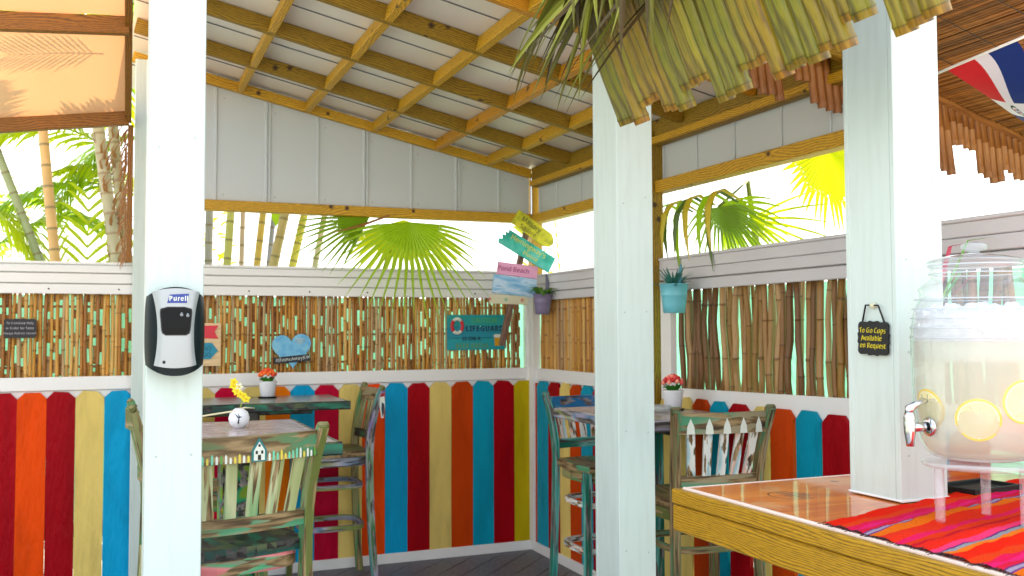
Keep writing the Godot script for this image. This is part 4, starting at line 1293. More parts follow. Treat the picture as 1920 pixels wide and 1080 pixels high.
	for k in 14:
		var an := rng.randf() * TAU; var l := rng.randf_range(.22, .33); var el := rng.randf_range(.75, 1.35)
		var dr := Vector3(cos(an) * cos(el), sin(el), sin(an) * cos(el))
		var b := Vector3(cos(an) * .02, .13, sin(an) * .02)
		var lm := MB.new(); lm.blade([b, b + dr * l * .5, b + dr * l * .85 + Vector3(0, .01, 0), b + dr * l + Vector3(cos(an), -.4, sin(an)) * .06], [.012, .02, .013, .002], Vector3(-sin(an), 0, cos(an)), .3)
		part("leaf", lm, leafmat(C(206, 90, 120), Color(.4, .12, .2)) if k % 2 == 0 else leafmat(C(120, 190, 80), Color(.2, .36, .1)), cp)

func bucket(t: Node3D, m: Material, r0: float, r1: float, h: float):
	var b := MB.new(true)
	b.lathe([Vector2(0, 0), Vector2(r0, 0), Vector2(lerpf(r0, r1, .3), h * .3), Vector2(lerpf(r0, r1, .6) + .0, h * .6), Vector2(lerpf(r0, r1, .63) + .002, h * .63), Vector2(lerpf(r0, r1, .66), h * .66), Vector2(r1, h), Vector2(r1 + .004, h + .002), Vector2(r1 + .002, h + .005), Vector2(r1 - .003, h), Vector2(r1 - .008, h - .02), Vector2(0, h - .022)], 28)
	part("pail", b, m, t)
	var s := MB.new(true); s.lathe([Vector2(r1 - .009, h - .018), Vector2(r1 * .5, h - .012), Vector2(0, h - .012)], 16)
	part("soil", s, M.soil, t)
	var hd := MB.new(true)
	hd.tube([Vector3(r1, h, 0), Vector3(r1 + .02, h - .015, 0), Vector3(r1 + .025, h - .03, 0)], [.002, .002, .002], 6)
	part("hook", hd, M.chrome, t)

# ------------------------------------------------------------------ hand gel dispenser
func patch(mb: MB, y0: float, y1: float, fl: Callable, fz: Callable, ny := 14, nx := 12, back := 0.0):
	var G := func(i: int, j: int) -> Vector3:
		var y := lerpf(y0, y1, float(j) / ny)
		var b: Vector2 = fl.call(y)
		var x := lerpf(b.x, b.y, float(i) / nx)
		return Vector3(x, y, fz.call(x, y))
	for i in nx:
		for j in ny:
			mb.quad(G.call(i, j), G.call(i + 1, j), G.call(i + 1, j + 1), G.call(i, j + 1))
	mb.smooth(false)
	var loop := []
	for i in nx: loop.append(G.call(i, 0))
	for j in ny: loop.append(G.call(nx, j))
	for i in nx: loop.append(G.call(nx - i, ny))
	for j in ny: loop.append(G.call(0, ny - j))
	for k in loop.size():
		var a: Vector3 = loop[k]; var b: Vector3 = loop[(k + 1) % loop.size()]
		mb.quad(Vector3(a.x, a.y, back), Vector3(b.x, b.y, back), b, a)
	mb.smooth(true)

func dispenser():
	var d := thing("gel_dispenser", "silver and black hand gel dispenser fixed to the left column", "soap dispenser", Vector3(-2.455, 1.452, 3.0225))
	d.rotation.z = .0
	var W := .08; var H := .117
	# outline half width and arched ends are cut by a y limit that depends on x
	var bulge := func(x: float, y: float) -> float: return .088 - 3.2 * x * x - .25 * y * y
	# black shell, stacked from columns so that top and bottom are arched
	var shell := MB.new(true)
	var n := 20
	var col := func(i: int, j: int) -> Vector3:
		var u := 2.0 * i / n - 1
		var x := u * W * (1.0 - .05 * pow(absf(2.0 * j / 12 - 1), 3))
		var yt := H + .004 - .026 * pow(absf(u), 2.2); var yb := -H - .008 + .03 * pow(absf(u), 2.2)
		var y := lerpf(yb, yt, j / 12.0)
		var z: float = bulge.call(x, y) - .006 - .03 * pow(absf(u), 8)
		return Vector3(x, y, z)
	for i in n:
		for j in 12:
			shell.quad(col.call(i, j), col.call(i + 1, j), col.call(i + 1, j + 1), col.call(i, j + 1))
	var loop := []
	for i in n: loop.append(col.call(i, 0))
	for j in 12: loop.append(col.call(n, j))
	for i in n: loop.append(col.call(n - i, 12))
	for j in 12: loop.append(col.call(0, 12 - j))
	shell.smooth(false)
	for k in loop.size():
		var a: Vector3 = loop[k]; var b: Vector3 = loop[(k + 1) % loop.size()]
		shell.quad(Vector3(a.x * .96, a.y * .97, 0), Vector3(b.x * .96, b.y * .97, 0), b, a)
	var shm := plain(C(10, 24, 28), .3)
	shm.metallic_specular = .3
	part("shell", shell, shm, d)
	# silver face: waisted sides
	var face := MB.new(true)
	var fcol := func(i: int, j: int) -> Vector3:
		var v := j / 14.0
		var yc := lerpf(-H + .014, H, v)
		var hw := .0475 + .013 * pow(absf((yc + .01) / H), 2.0)
		var u := 2.0 * i / n - 1
		var x := u * hw
		var y := yc + (-.016 * pow(x / W, 2) if v > .5 else .016 * pow(x / W, 2)) * absf(2 * v - 1)
		return Vector3(x, y, bulge.call(x, y) + .001 - .006 * pow(absf(u), 10))
	for i in n:
		for j in 14:
			face.quad(fcol.call(i, j), fcol.call(i + 1, j), fcol.call(i + 1, j + 1), fcol.call(i, j + 1))
	loop = []
	for i in n: loop.append(fcol.call(i, 0))
	for j in 14: loop.append(fcol.call(n, j))
	for i in n: loop.append(fcol.call(n - i, 14))
	for j in 14: loop.append(fcol.call(0, 14 - j))
	face.smooth(false)
	for k in loop.size():
		var a: Vector3 = loop[k]; var b: Vector3 = loop[(k + 1) % loop.size()]
		face.quad(a - Vector3(0, 0, .02), b - Vector3(0, 0, .02), b, a)
	part("face", face, plain(C(158, 163, 165), .34, .35), d)
	# window
	for q in [[.044, .04, .0022, M.black], [.041, .037, .0032, M.black_gloss]]:
		var w := MB.new(true)
		var hw: float = q[0]; var hh: float = q[1]; var up: float = q[2]
		patch(w, .026 - hh * .98, .026 + hh, func(y): 
			var k: float = (y - .026) / hh
			var e: float = hw * (.92 + .08 * k) * pow(1.0 - pow(absf(k), 7), .16) if absf(k) < 1 else hw * .5
			return Vector2(-e, e), func(x, y): return bulge.call(x, y) + up, 16, 12, .07)
		part("window_frame" if up < .003 else "window", w, q[3], d)
	for q in [[.014, .047], [.03, .045]]:
		var dr := MB.new(true); dr.lathe([Vector2(0, .004), Vector2(.003, .001), Vector2(.005, -.004), Vector2(.003, -.007), Vector2(0, -.008)], 10, Transform3D(Basis().scaled(Vector3(1, 1, .2)), Vector3(q[0], q[1], bulge.call(q[0], q[1]) + .0035)))
		part("drop_mark", dr, plain(C(120, 126, 130), .4), d)
	var dot := MB.new(true); dot.lathe([Vector2(.0045, 0), Vector2(.004, .001), Vector2(0, .0012)], 12, Transform3D(Basis(Vector3.RIGHT, PI / 2), Vector3(-.03, -.086, bulge.call(-.03, -.086) + .001)))
	part("sensor", dot, M.black, d)
	var lb := MB.new(); lb.prism(PackedVector2Array([Vector2(-.029, -.012), Vector2(.022, -.0115), Vector2(.028, .0145), Vector2(-.0225, .0115)]), 0, .002)
	part("badge", lb, plain(C(24, 52, 140), .3), d, Transform3D(Basis.from_euler(Vector3(.05, 0, 0)), Vector3(.005, .088, bulge.call(.0, .088) + .0005)))
	word("Purell", .0135, M.pt_white, d, Transform3D(Basis.from_euler(Vector3(.05, 0, 0)), Vector3(.006, .088, bulge.call(.0, .088) + .0031)), .12, "Droid Sans", .92, true)

# ------------------------------------------------------------------ drink dispenser
func drink():
	var ctr := Vector3(-.772, 1.0, 4.266)
	var d := thing("drink_dispenser", "large ribbed glass drink dispenser with a chrome tap on a clear stand", "drink dispenser", ctr)
	var glass := glassmat(C(200, 212, 216), .12)
	var clear := glassmat(C(210, 206, 212), .2)
	# stand
	var disc := MB.new(true); disc.lathe([Vector2(0, .134), Vector2(.122, .134), Vector2(.126, .138), Vector2(.126, .144), Vector2(.122, .148), Vector2(0, .148)], 48)
	part("stand_disc", disc, clear, d)
	for k in 3:
		var an: float = [2.85, .6, -1.25][k]
		var l := MB.new(true)
		var b := Vector3(cos(an) * .098, 0, -sin(an) * .098)
		l.tube([b + Vector3(0, .004, 0), b + Vector3(0, .012, 0), b + Vector3(0, .132, 0)], [.009, .011, .011], 14)
		part("stand_leg", l, clear, d)
	# jar
	var prof := []
	for q in [[.0, .152], [.085, .152], [.1, .156], [.116, .17], [.128, .195], [.136, .23], [.141, .27], [.1425, .32], [.1425, .38], [.142, .42]]: prof.append(Vector2(q[0], q[1]))
	for k in 5:
		var y := .43 + k * .022
		var r := .1415 - .0025 * k * k * .5
		prof.append(Vector2(r + .0015, y)); prof.append(Vector2(r - .0018, y + .011))
	for q in [[.124, .542], [.112, .553], [.102, .56], [.097, .566], [.0965, .572], [.099, .577], [.0965, .582], [.097, .59], [.101, .593], [.102, .598], [.099, .6]]: prof.append(Vector2(q[0], q[1]))
	var jar := MB.new(true); jar.lathe(prof, 64)
	part("jar", jar, glass, d)
	var edge := glassmat(C(214, 224, 228), .45)
	for q in [[.1432, .43], [.1426, .452], [.1405, .474], [.137, .496], [.132, .518], [.1, .577], [.1015, .596]]:
		var rr := MB.new(true)
		var rp := []; var rw := []
		for i in 49:
			rp.append(Vector3(cos(TAU * i / 48.0) * q[0], q[1], sin(TAU * i / 48.0) * q[0])); rw.append(.0016)
		rr.tube(rp, rw, 6, [], false)
		part("glass_rib", rr, edge, d)
	var lid := MB.new(true); lid.lathe([Vector2(.098, 0.6020), Vector2(.103, 0.6032), Vector2(.103, 0.6062), Vector2(.092, 0.6110), Vector2(.06, 0.6194), Vector2(.025, 0.6230), Vector2(.012, 0.6254), Vector2(.011, 0.6290), Vector2(.022, 0.6326), Vector2(.029, 0.6386), Vector2(.026, 0.6458), Vector2(.012, 0.6500), Vector2(0, 0.6506)], 40)
	part("lid", lid, glassmat(C(196, 208, 212), .2), d)
	# tap points left and a little towards the camera
	var tp := Transform3D(Basis.from_euler(Vector3(0, PI + .32, 0)), Vector3.ZERO)
	var dir := Vector3(-.99, 0, -.11).normalized()
	var y0 := .228
	var wash := MB.new(true); wash.lathe([Vector2(.0, .0), Vector2(.021, 0), Vector2(.022, .004), Vector2(.018, .008), Vector2(.012, .009)], 20, Transform3D(Basis(Vector3(0, 1, 0), dir, Vector3(0, 1, 0).cross(dir)), Vector3(0, y0, 0) + dir * .133))
	part("tap_washer", wash, M.chrome, d)
	var sp := MB.new(true)
	sp.tube([Vector3(0, y0, 0) + dir * .14, Vector3(0, y0, 0) + dir * .185], [.0105, .0105], 14)
	part("tap_pipe", sp, M.chrome, d)
	var bd := MB.new(true)
	bd.lathe([Vector2(0, -.042), Vector2(.0085, -.042), Vector2(.0095, -.03), Vector2(.0125, -.014), Vector2(.0135, .012), Vector2(.0125, .016), Vector2(.0135, .022), Vector2(.011, .034), Vector2(0, .036)], 20, Transform3D(Basis(), Vector3(0, y0, 0) + dir * .188))
	part("tap_body", bd, M.chrome, d)
	var hd := MB.new(true)
	var hb := Vector3(0, y0 + .03, 0) + dir * .188
	var hdir := Vector3(.95, 0, .3)
	hd.tube([hb, hb + Vector3(0, .012, 0), hb + Vector3(0, .022, 0) + hdir * .016, hb + Vector3(0, .03, 0) + hdir * .042], [.011, .011, .0075, .0045], 12)
	part("tap_handle", hd, M.chrome, d)
	# lemonade
	var lm := thing("lemonade", "cloudy pale lemonade filling the glass drink dispenser", "drink", ctr)
	var liq := MB.new(true)
	var lp := [Vector2(0, .158), Vector2(.085, .158), Vector2(.098, .162), Vector2(.112, .175), Vector2(.123, .198), Vector2(.129, .23), Vector2(.133, .27), Vector2(.1345, .32), Vector2(.1345, .42), Vector2(0, .42)]
	liq.lathe(lp, 56)
	var lmat := plain(Color(.85, .85, .74, .46), .3)
	lmat.transparency = BaseMaterial3D.TRANSPARENCY_ALPHA
	part("liquid", liq, lmat, lm)
	# crushed ice floating on top
	var ice := thing("crushed_ice", "layer of white crushed ice floating at the top of the lemonade", "ice", ctr)
	var im := MB.new()
	for k in 900:
		var an := rng.randf() * TAU; var r := .124 * sqrt(rng.randf()); var y := rng.randf_range(.43, .492 + .012 * (1 - r / .13))
		var s := rng.randf_range(.008, .018)
		im.beam(s * 1.6, s * 1.1, s, s * .25, Vector2.ZERO, Transform3D(Basis.from_euler(Vector3(rng.randf() * TAU, rng.randf() * TAU, rng.randf() * TAU)), Vector3(cos(an) * r, y, sin(an) * r)))
	var imat := plain(Color(.93, .94, .96, .6), .35)
	imat.transparency = BaseMaterial3D.TRANSPARENCY_ALPHA
	var sl := MB.new(true)
	var sp_ := [Vector2(.0, .37), Vector2(.13, .375), Vector2(.1335, .39), Vector2(.1335, .45), Vector2(.131, .48), Vector2(.12, .494), Vector2(.08, .488), Vector2(.04, .5), Vector2(0, .495)]
	sl.lathe(sp_, 48)
	var slm := plain(Color(.94, .95, .96, .55), .4)
	slm.transparency = BaseMaterial3D.TRANSPARENCY_ALPHA
	part("slush", sl, slm, ice)
	part("ice_chips", im, imat, ice).set_meta("kind", "stuff")
	# lemon slices pressed against the glass
	var rind := plain(C(240, 206, 50), .5)
	var flesh := leafmat(C(244, 232, 160), Color(.3, .28, .1)); var pith := plain(C(246, 238, 190), .5)
	var specs := [[-2.42, .25, .047, "lemon slice at the front of the jar, full face to the camera"], [2.95, .268, .045, "lemon slice by the tap at the left side of the jar"], [-1.684, .29, .048, "lemon slice at the right side of the jar, cut by the picture edge"]]
	for s in specs:
		var an: float = s[0]
		var nrm := Vector3(cos(an), 0, -sin(an))
		# angle measured in the camera's view: negative sin is towards the camera
		nrm = Vector3(cos(an), 0, -sin(an))
		var l := thing("lemon_slice", s[3], "lemon", ctr + nrm * (.1292 if s[1] < .28 else .1325) + Vector3(0, s[1], 0), 0, "lemon slices in the drink dispenser")
		var z := nrm; var x := Vector3.UP.cross(z).normalized()
		l.basis = Basis(x, Vector3.UP, z) * Basis(Vector3.RIGHT, .14 if s[1] < .28 else .05)
		var R: float = s[2]
		var curve := func(p: Vector3) -> Vector3: return Vector3(p.x, p.y, p.z - p.x * p.x * 3.75)
		for ring in [[R * .9, R, 0.0, .0018, rind, "rind"], [R * .82, R * .9, -.0002, .0015, pith, "pith"]]:
			var mb := MB.new()
			for k in 32:
				var a0 := TAU * k / 32; var a1 := TAU * (k + 1) / 32
				var q := []
				for c in [[ring[0], a0], [ring[1], a0], [ring[1], a1], [ring[0], a1]]:
					q.append(Vector3(cos(c[1]) * c[0], sin(c[1]) * c[0], 0))
				var zo := Vector3(0, 0, ring[3]); var zi := Vector3(0, 0, ring[2] - .003)
				mb.quad(curve.call(q[0] + zo), curve.call(q[1] + zo), curve.call(q[2] + zo), curve.call(q[3] + zo))
				mb.quad(curve.call(q[1] + zi), curve.call(q[2] + zi), curve.call(q[2] + zo), curve.call(q[1] + zo))
			part(ring[5], mb, ring[4], l)
		for k in 9:
			var mb := MB.new()
			var a0 := TAU * k / 9 + .04; var a1 := TAU * (k + 1) / 9 - .04
			for m in 4:
				var b0 := lerpf(a0, a1, m / 4.0); var b1 := lerpf(a0, a1, (m + 1) / 4.0)
				var am := (a0 + a1) / 2
				var ap := Vector3(cos(am), sin(am), 0) * R * .12 + Vector3(0, 0, .001)
				mb.tri(curve.call(ap), curve.call(Vector3(cos(b0), sin(b0), 0) * R * .82 + Vector3(0, 0, .0012)), curve.call(Vector3(cos(b1), sin(b1), 0) * R * .82 + Vector3(0, 0, .0012)))
			part("segment", mb, flesh, l)
		var cm := MB.new()
		for k in 16:
			var a0 := TAU * k / 16; var a1 := TAU * (k + 1) / 16
			cm.tri(Vector3(0, 0, .0004), curve.call(Vector3(cos(a0), sin(a0), 0) * R * .83), curve.call(Vector3(cos(a1), sin(a1), 0) * R * .83))
		part("core", cm, pith, l)

# ------------------------------------------------------------------ flag
func flag():
	var f := thing("flag", "small blue, white and red quartered flag on a white stick under the reed ceiling", "flag")
	var w := 300; var h := 200
	var im := Image.create(w, h, false, Image.FORMAT_RGB8)
	var blue := C(10, 44, 122); var red := C(206, 14, 30); var wh := C(232, 226, 238)
	im.fill(wh)
	im.fill_rect(Rect2i(0, 0, 122, 80), blue); im.fill_rect(Rect2i(178, 0, 122, 80), red)
	im.fill_rect(Rect2i(0, 120, 122, 80), red); im.fill_rect(Rect2i(178, 120, 122, 80), blue)
	for x in range(126, 174):
		for y in range(76, 124):
			var q := Vector2(x - 150, y - 100)
			var r := q.length()
			if r < 21 and r > 15 and q.y > -14: im.set_pixel(x, y, C(24, 70, 40))
			elif absf(q.x) < 9 and absf(q.y) < 11:
				if absf(q.x) < 2 or absf(q.y) < 2: im.set_pixel(x, y, wh)
				elif q.x * q.y > 0: im.set_pixel(x, y, blue)
				else: im.set_pixel(x, y, red)
			elif absf(q.x) < 12 and q.y > 15 and q.y < 21: im.set_pixel(x, y, red)
			elif absf(q.x) < 12 and q.y < -14 and q.y > -20: im.set_pixel(x, y, blue)
	var m := textured(ImageTexture.create_from_image(im), Vector3(1, 1, 1), .8)
	m.backlight_enabled = true; m.backlight = Color(.1, .1, .1)
	m.cull_mode = BaseMaterial3D.CULL_DISABLED
	var o := FLAG0
	var hoist := FLAG1 - FLAG0
	var fly := Vector3(.77, -.54, .32) * .44
	var mb := MB.new(true)
	var nu := 24; var nv := 16
	var P := func(u: float, v: float) -> Vector3:
		var sm: float = smoothstep(0.0, .55, u)
		var p: Vector3 = o + hoist.rotated(fly.normalized(), .6 * sm) * v * (1.0 - .28 * sm) + fly * u
		p += Vector3(.3, .6, -.2) * (.018 * sin(u * 7 + v * 4) * u - .05 * u * (1 - u))
		return p
	for i in nu:
		for j in nv:
			var u0 := float(i) / nu; var u1 := float(i + 1) / nu; var v0 := float(j) / nv; var v1 := float(j + 1) / nv
			mb.quad(P.call(u0, v0), P.call(u1, v0), P.call(u1, v1), P.call(u0, v1), Vector2(u0, 1 - v0), Vector2(u1, 1 - v0), Vector2(u1, 1 - v1), Vector2(u0, 1 - v1))
	part("cloth", mb, m, f)
	var st := MB.new(true)
	var hd := hoist.normalized()
	st.tube([o - hd * .12, o + hoist + hd * .03], [.005, .005], 8)
	part("stick", st, M.white, f)

const FLAG0 := Vector3(.0, 2.334, 3.488)
const FLAG1 := Vector3(.0, 2.358, 3.761)

# ------------------------------------------------------------------ plants outside
func trunk(t: Node3D, pts: Array, r: float, c: Color, ring: Color, called := "trunk"):
	# pts: two ends in world space; ringed like bamboo or palm
	var mb := MB.new(true)
	var a: Vector3 = pts[0]; var b: Vector3 = pts[1]
	var P := []; var R := []; var K := []
	var n := 26
	for i in n + 1:
		var u := float(i) / n
		var p := a.lerp(b, u) + Vector3(.012 * sin(u * 5 + a.x * 9), 0, .01 * sin(u * 4))
		for s in [[-.012, 1.0, 0], [.0, 1.07, 1], [.012, 1.0, 0]]:
			P.append(p + (b - a).normalized() * s[0]); R.append(r * s[1] * (1.1 - .2 * u))
			K.append(ring if s[2] == 1 else c * rng.randf_range(.85, 1.05))
	mb.tube(P, R, 10, K)
	var m := plain(Color.WHITE, .55); m.vertex_color_use_as_albedo = true
	part(called, mb, m, t)

func frond(mb: MB, base: Vector3, tip: Vector3, arch: float, ll: float, n: int, lw: float, droop: float):
	var ax := tip - base
	var sd := ax.cross(Vector3.UP).normalized()
	if sd.length() < .1: sd = Vector3.RIGHT
	var L := ax.length()
	var pts := []; var rad := []
	var Q := func(u: float) -> Vector3: return base + ax * u + Vector3(0, arch * 4 * u * (1 - u), 0)
	for i in 9:
		pts.append(Q.call(i / 8.0)); rad.append(lerpf(.009, .002, i / 8.0))
	mb.tube(pts, rad, 5)
	for k in n:
		var u := .12 + .86 * k / (n - 1.0)
		var p: Vector3 = Q.call(u)
		var fw: Vector3 = ((Q.call(minf(u + .05, 1.0)) as Vector3) - p).normalized()
		if fw.length() < .1: fw = ax.normalized()
		for s in [-1, 1]:
			var len := ll * (.45 + .55 * sin(PI * (u * .85 + .08))) * rng.randf_range(.88, 1.06)
			var dr: Vector3 = (sd * float(s) * .85 + fw * (.45 + .5 * u) + Vector3(0, rng.randf_range(-.05, .25), 0)).normalized()
			var g := Vector3(0, -droop, 0)
			mb.blade([p, p + dr * len * .35 + g * len * .05, p + dr * len * .7 + g * len * .3, p + dr * len * .93 + g * len * .7], [lw * .5, lw, lw * .75, lw * .05], fw, .3)

func fan(mb: MB, hub: Vector3, right: Vector3, up: Vector3, R: float, a0: float, a1: float, n: int, fused: float, droop: float):
	var nrm := right.cross(up)
	for k in n:
		var t0 := lerpf(a0, a1, float(k) / n); var t1 := lerpf(a0, a1, float(k + 1) / n)
		var tm := (t0 + t1) / 2
		var dm := right * cos(tm) + up * sin(tm)
		var d0 := right * cos(t0) + up * sin(t0); var d1 := right * cos(t1) + up * sin(t1)
		var rf := R * fused * rng.randf_range(.92, 1.05)
		var l := R * rng.randf_range(.9, 1.04) * (1.0 - .25 * pow(absf(2.0 * (k + .5) / n - 1), 2))
		var A := hub + d0 * rf - nrm * rf * .03; var B := hub + d1 * rf - nrm * rf * .03
		var Mm := hub + dm * rf + nrm * rf * .035
		mb.tri(hub, A, Mm, Vector2(.5, 0), Vector2(0, .5), Vector2(.5, .5)); mb.tri(hub, Mm, B, Vector2(.5, 0), Vector2(.5, .5), Vector2(1, .5))
		var w := A.distance_to(B)
		var pts := []; var ww := []
		for i in 6:
			var u := i / 5.0
			var p := hub + dm * lerpf(rf, l, u) + Vector3(0, -droop * u * u * (l - rf), 0) + nrm * (rf * .02 + .02 * sin(k * 2.1) * u)
			pts.append(p); ww.append(w * (1 - pow(u, 1.4)) + .001)
		mb.blade(pts, ww, (d1 - d0).normalized(), .3)

func plants():
	var tan := Color(.66, .38, .14); var ygreen := Color(.55, .5, .14); var grey := Color(.4, .36, .36); var pale := Color(.66, .56, .36)
	# areca canes behind the back fence, each a plant
	var spec := [
		["slender green palm trunk leaning at the far left edge", Vector3(-3.309, 2.62, -1.2), Vector3(-3.06, 1.92, -1.2), .028, Color(.32, .34, .18)],
		["tan ringed bamboo stem under the peach canopy", Vector3(-3.018, 2.673, -.8), Vector3(-2.951, 1.896, -.8), .032, tan],
		["greyish brown bamboo stem just right of the gel dispenser column", Vector3(-1.95, 2.344, -1.5), Vector3(-1.961, 1.936, -1.5), .03, grey],
		["yellow green bamboo stem, second to the right of the gel dispenser column", Vector3(-1.831, 2.296, -1.2), Vector3(-1.86, 1.919, -1.2), .029, ygreen],
		["thin pinkish bamboo stem behind the back fence, third from the column", Vector3(-1.696, 2.347, -1.6), Vector3(-1.712, 1.948, -1.6), .02, Color(.6, .42, .32)],
		["orange bamboo stem behind the back fence, left of the bright hanging leaf", Vector3(-1.606, 2.298, -1.2), Vector3(-1.652, 1.924, -1.2), .026, Color(.62, .4, .08)],
		["mauve grey bamboo stem right below the bright hanging leaf", Vector3(-1.498, 2.182, -1.5), Vector3(-1.524, 1.946, -1.5), .02, Color(.34, .32, .42)],
		["thick leaning golden bamboo stem left of the fan palm leaf", Vector3(-1.499, 2.268, -.9), Vector3(-1.581, 1.906, -.9), .033, Color(.5, .36, .14)],
		["yellow bamboo stem seen through the tips of the fan palm leaf", Vector3(-1.314, 2.209, -1.3), Vector3(-1.379, 1.936, -1.3), .03, Color(.62, .52, .08)],
		["pale bamboo stem behind the middle of the fan palm leaf", Vector3(-1.227, 2.144, -1.0), Vector3(-1.272, 1.92, -1.0), .022, pale]]
	for s in spec:
		var hi: Vector3 = s[1]; var lo: Vector3 = s[2]
		var dr: Vector3 = (hi - lo) / (hi.y - lo.y)
		var g := lo + dr * (-.16 - lo.y); var tp := lo + dr * (3.3 - lo.y)
		var t := thing("bamboo_plant", s[0], "bamboo", Vector3(g.x, g.y, g.z), 0, "bamboo and slender palms behind the back fence")
		trunk(t, [Vector3.ZERO, tp - g], s[3], s[4], Color(.2, .15, .06))
		var mb := MB.new()
		for k in 5:
			var an := rng.randf() * TAU
			frond(mb, tp - g, tp - g + Vector3(cos(an) * .9, rng.randf_range(.1, .6), sin(an) * .9), .25, .45, 20, .035, .4)
		part("crown", mb, M.leaf_out, t)
	# shaggy trunk
	for q in [["shaggy brown palm trunk with peeling fibre, left of the slim white post", Vector3(-2.694, 2.734, -1.0), Vector3(-2.591, 1.918, -1.0), .042], ["second shaggy palm trunk close to the slim white post", Vector3(-2.6, 2.75, -1.3), Vector3(-2.52, 1.94, -1.3), .038]]:
		var hi: Vector3 = q[1]; var lo: Vector3 = q[2]
		var dr: Vector3 = (hi - lo) / (hi.y - lo.y)
		var g := lo + dr * (-.16 - lo.y); var tp := lo + dr * (3.3 - lo.y)
		var t := thing("shaggy_palm", q[0], "palm tree", g, 0, "shaggy palms behind the back fence")
		trunk(t, [Vector3.ZERO, tp - g], q[3], Color(.5, .42, .28), Color(.32, .2, .1))
		var fb := MB.new()
		for k in 120:
			var y := rng.randf_range(1.6, 3.2); var an := rng.randf() * TAU
			var p: Vector3 = dr * y + Vector3(cos(an), 0, sin(an)) * float(q[3])
			fb.blade([p, p + Vector3(cos(an) * .025, .05, sin(an) * .02), p + Vector3(cos(an) * .03 + .03, .1, sin(an) * .03)], [.018, .012, .001], Vector3(-sin(an), 0, cos(an)), .2)
		part("fibre", fb, M.leaf_dry, t).set_meta("kind", "stuff")
		var mb := MB.new()
		for k in 7:
			var an := TAU * k / 7.0 + .3
			frond(mb, tp - g, tp - g + Vector3(cos(an) * 1.1, rng.randf_range(-.1, .5), sin(an) * 1.1), .3, .5, 24, .035, .5)
		part("crown", mb, M.leaf_out, t)
	# feather fronds in the left opening
	var ff := [["arching feather palm with fronds crossing the tan trunk", Vector3(-2.75, 2.28, -1.6), Vector3(-3.5, 2.35, -1.5)], ["low young palm with upright fronds above the fence left of the white post", Vector3(-2.78, 1.6, -1.4), Vector3(-2.9, 2.35, -1.4)]]
	var t1 := thing("feather_palm", ff[0][0], "palm", Vector3(-2.6, -.16, -1.9))
	var o1 := t1.position
	for k in [[Vector3(-2.55, 2.5, -1.7), Vector3(-3.35, 2.3, -1.5), .1], [Vector3(-2.6, 2.75, -1.7), Vector3(-3.4, 2.75, -1.4), .15], [Vector3(-2.3, 2.4, -1.9), Vector3(-2.9, 2.62, -1.6), .1], [Vector3(-3.5, 1.9, -1.6), Vector3(-2.75, 2.25, -1.7), .14], [Vector3(-3.7, 2.2, -1.5), Vector3(-3.1, 2.0, -1.3), .2], [Vector3(-2.5, 2.1, -1.8), Vector3(-3.2, 2.45, -1.9), .05], [Vector3(-2.4, 2.9, -1.9), Vector3(-3.0, 2.35, -1.6), .2]]:
		var mb := MB.new(); frond(mb, k[0] - o1, k[1] - o1, k[2], .42, 26, .03, .55)
		part("frond", mb, [M.leaf_out, M.leaf_out2][rng.randi() % 2], t1)
	trunk(t1, [Vector3.ZERO, Vector3(.05, 2.7, .1)], .03, tan, Color(.3, .2, .1))
	var t2 := thing("young_palm", ff[1][0], "palm", Vector3(-2.8, -.16, -1.3))
	for k in [[-.25, 2.35], [-.12, 2.5], [.02, 2.55], [.12, 2.42], [.22, 2.3], [-.35, 2.2]]:
		var mb := MB.new(); frond(mb, Vector3(0, .2, 0), Vector3(k[0] * 1.6, k[1], rng.randf_range(-.2, .2)), .0, .4, 26, .028, .3)
		part("frond", mb, M.leaf_out2, t2)
	for q in [["bright leafy shrub behind the bamboo stems nearest the gel dispenser column", Vector3(-1.95, -.16, -2.6), 2.55], ["yellow green shrub at the far left behind the leaning palm trunk", Vector3(-3.55, -.16, -2.6), 2.75]]:
		var t := thing("shrub", q[0], "shrub", q[1], 0, "shrubs behind the back fence")
		var mb := MB.new()
		for k in 420:
			var an := rng.randf() * TAU; var y := rng.randf_range(1.0, q[2]); var rr := .42 * sqrt(rng.randf()) * (1.0 - .5 * pow(y / q[2], 4))
			var b := Vector3(cos(an) * rr, y + .1 * sin(an * 3), sin(an) * rr)
			var dr := Vector3(cos(an) + rng.randf_range(-.6, .6), rng.randf_range(-.5, .8), sin(an) + rng.randf_range(-.6, .6)).normalized()
			mb.blade([b, b + dr * .06, b + dr * .13 + Vector3(0, -.02, 0)], [.008, .05, .003], Vector3(-sin(an), .2, cos(an)), .25)
		part("crown", mb, M.leaf_out2, t)
		var tk := MB.new(true)
		for k in 4: tk.tube([Vector3(0, 0, 0), Vector3(cos(k * 1.6) * .1, 1.0, sin(k * 1.6) * .1), Vector3(cos(k * 1.6) * .25, 1.9, sin(k * 1.6) * .25)], [.03, .02, .008], 6)
		part("stem", tk, plain(C(120, 96, 60), .8), t)
	# fan palm hanging into the back opening
	var fp := thing("fan_palm", "big green fan palm leaf spilling over the back fence under the beam", "fan palm", Vector3(-.95, -.16, -.6))
	var o := fp.position
	var stem := MB.new(true)
	stem.tube([Vector3(0, 0, 0), Vector3(0, 1.6, -.1), Vector3(.03, 2.16, .35), Vector3(.05, 2.27, .71)], [.05, .035, .012, .009], 8)
	part("stem", stem, plain(C(120, 130, 50), .6), fp)
	var f1 := MB.new(); fan(f1, Vector3(-.9, 2.13, .13) - o, Vector3(1, 0, .05), Vector3(0, .95, -.3), .66, PI * 1.03, PI * 1.99, 24, .3, .16)
	part("frond", f1, leafmat(C(140, 172, 24), Color(.6, .72, .05)), fp)
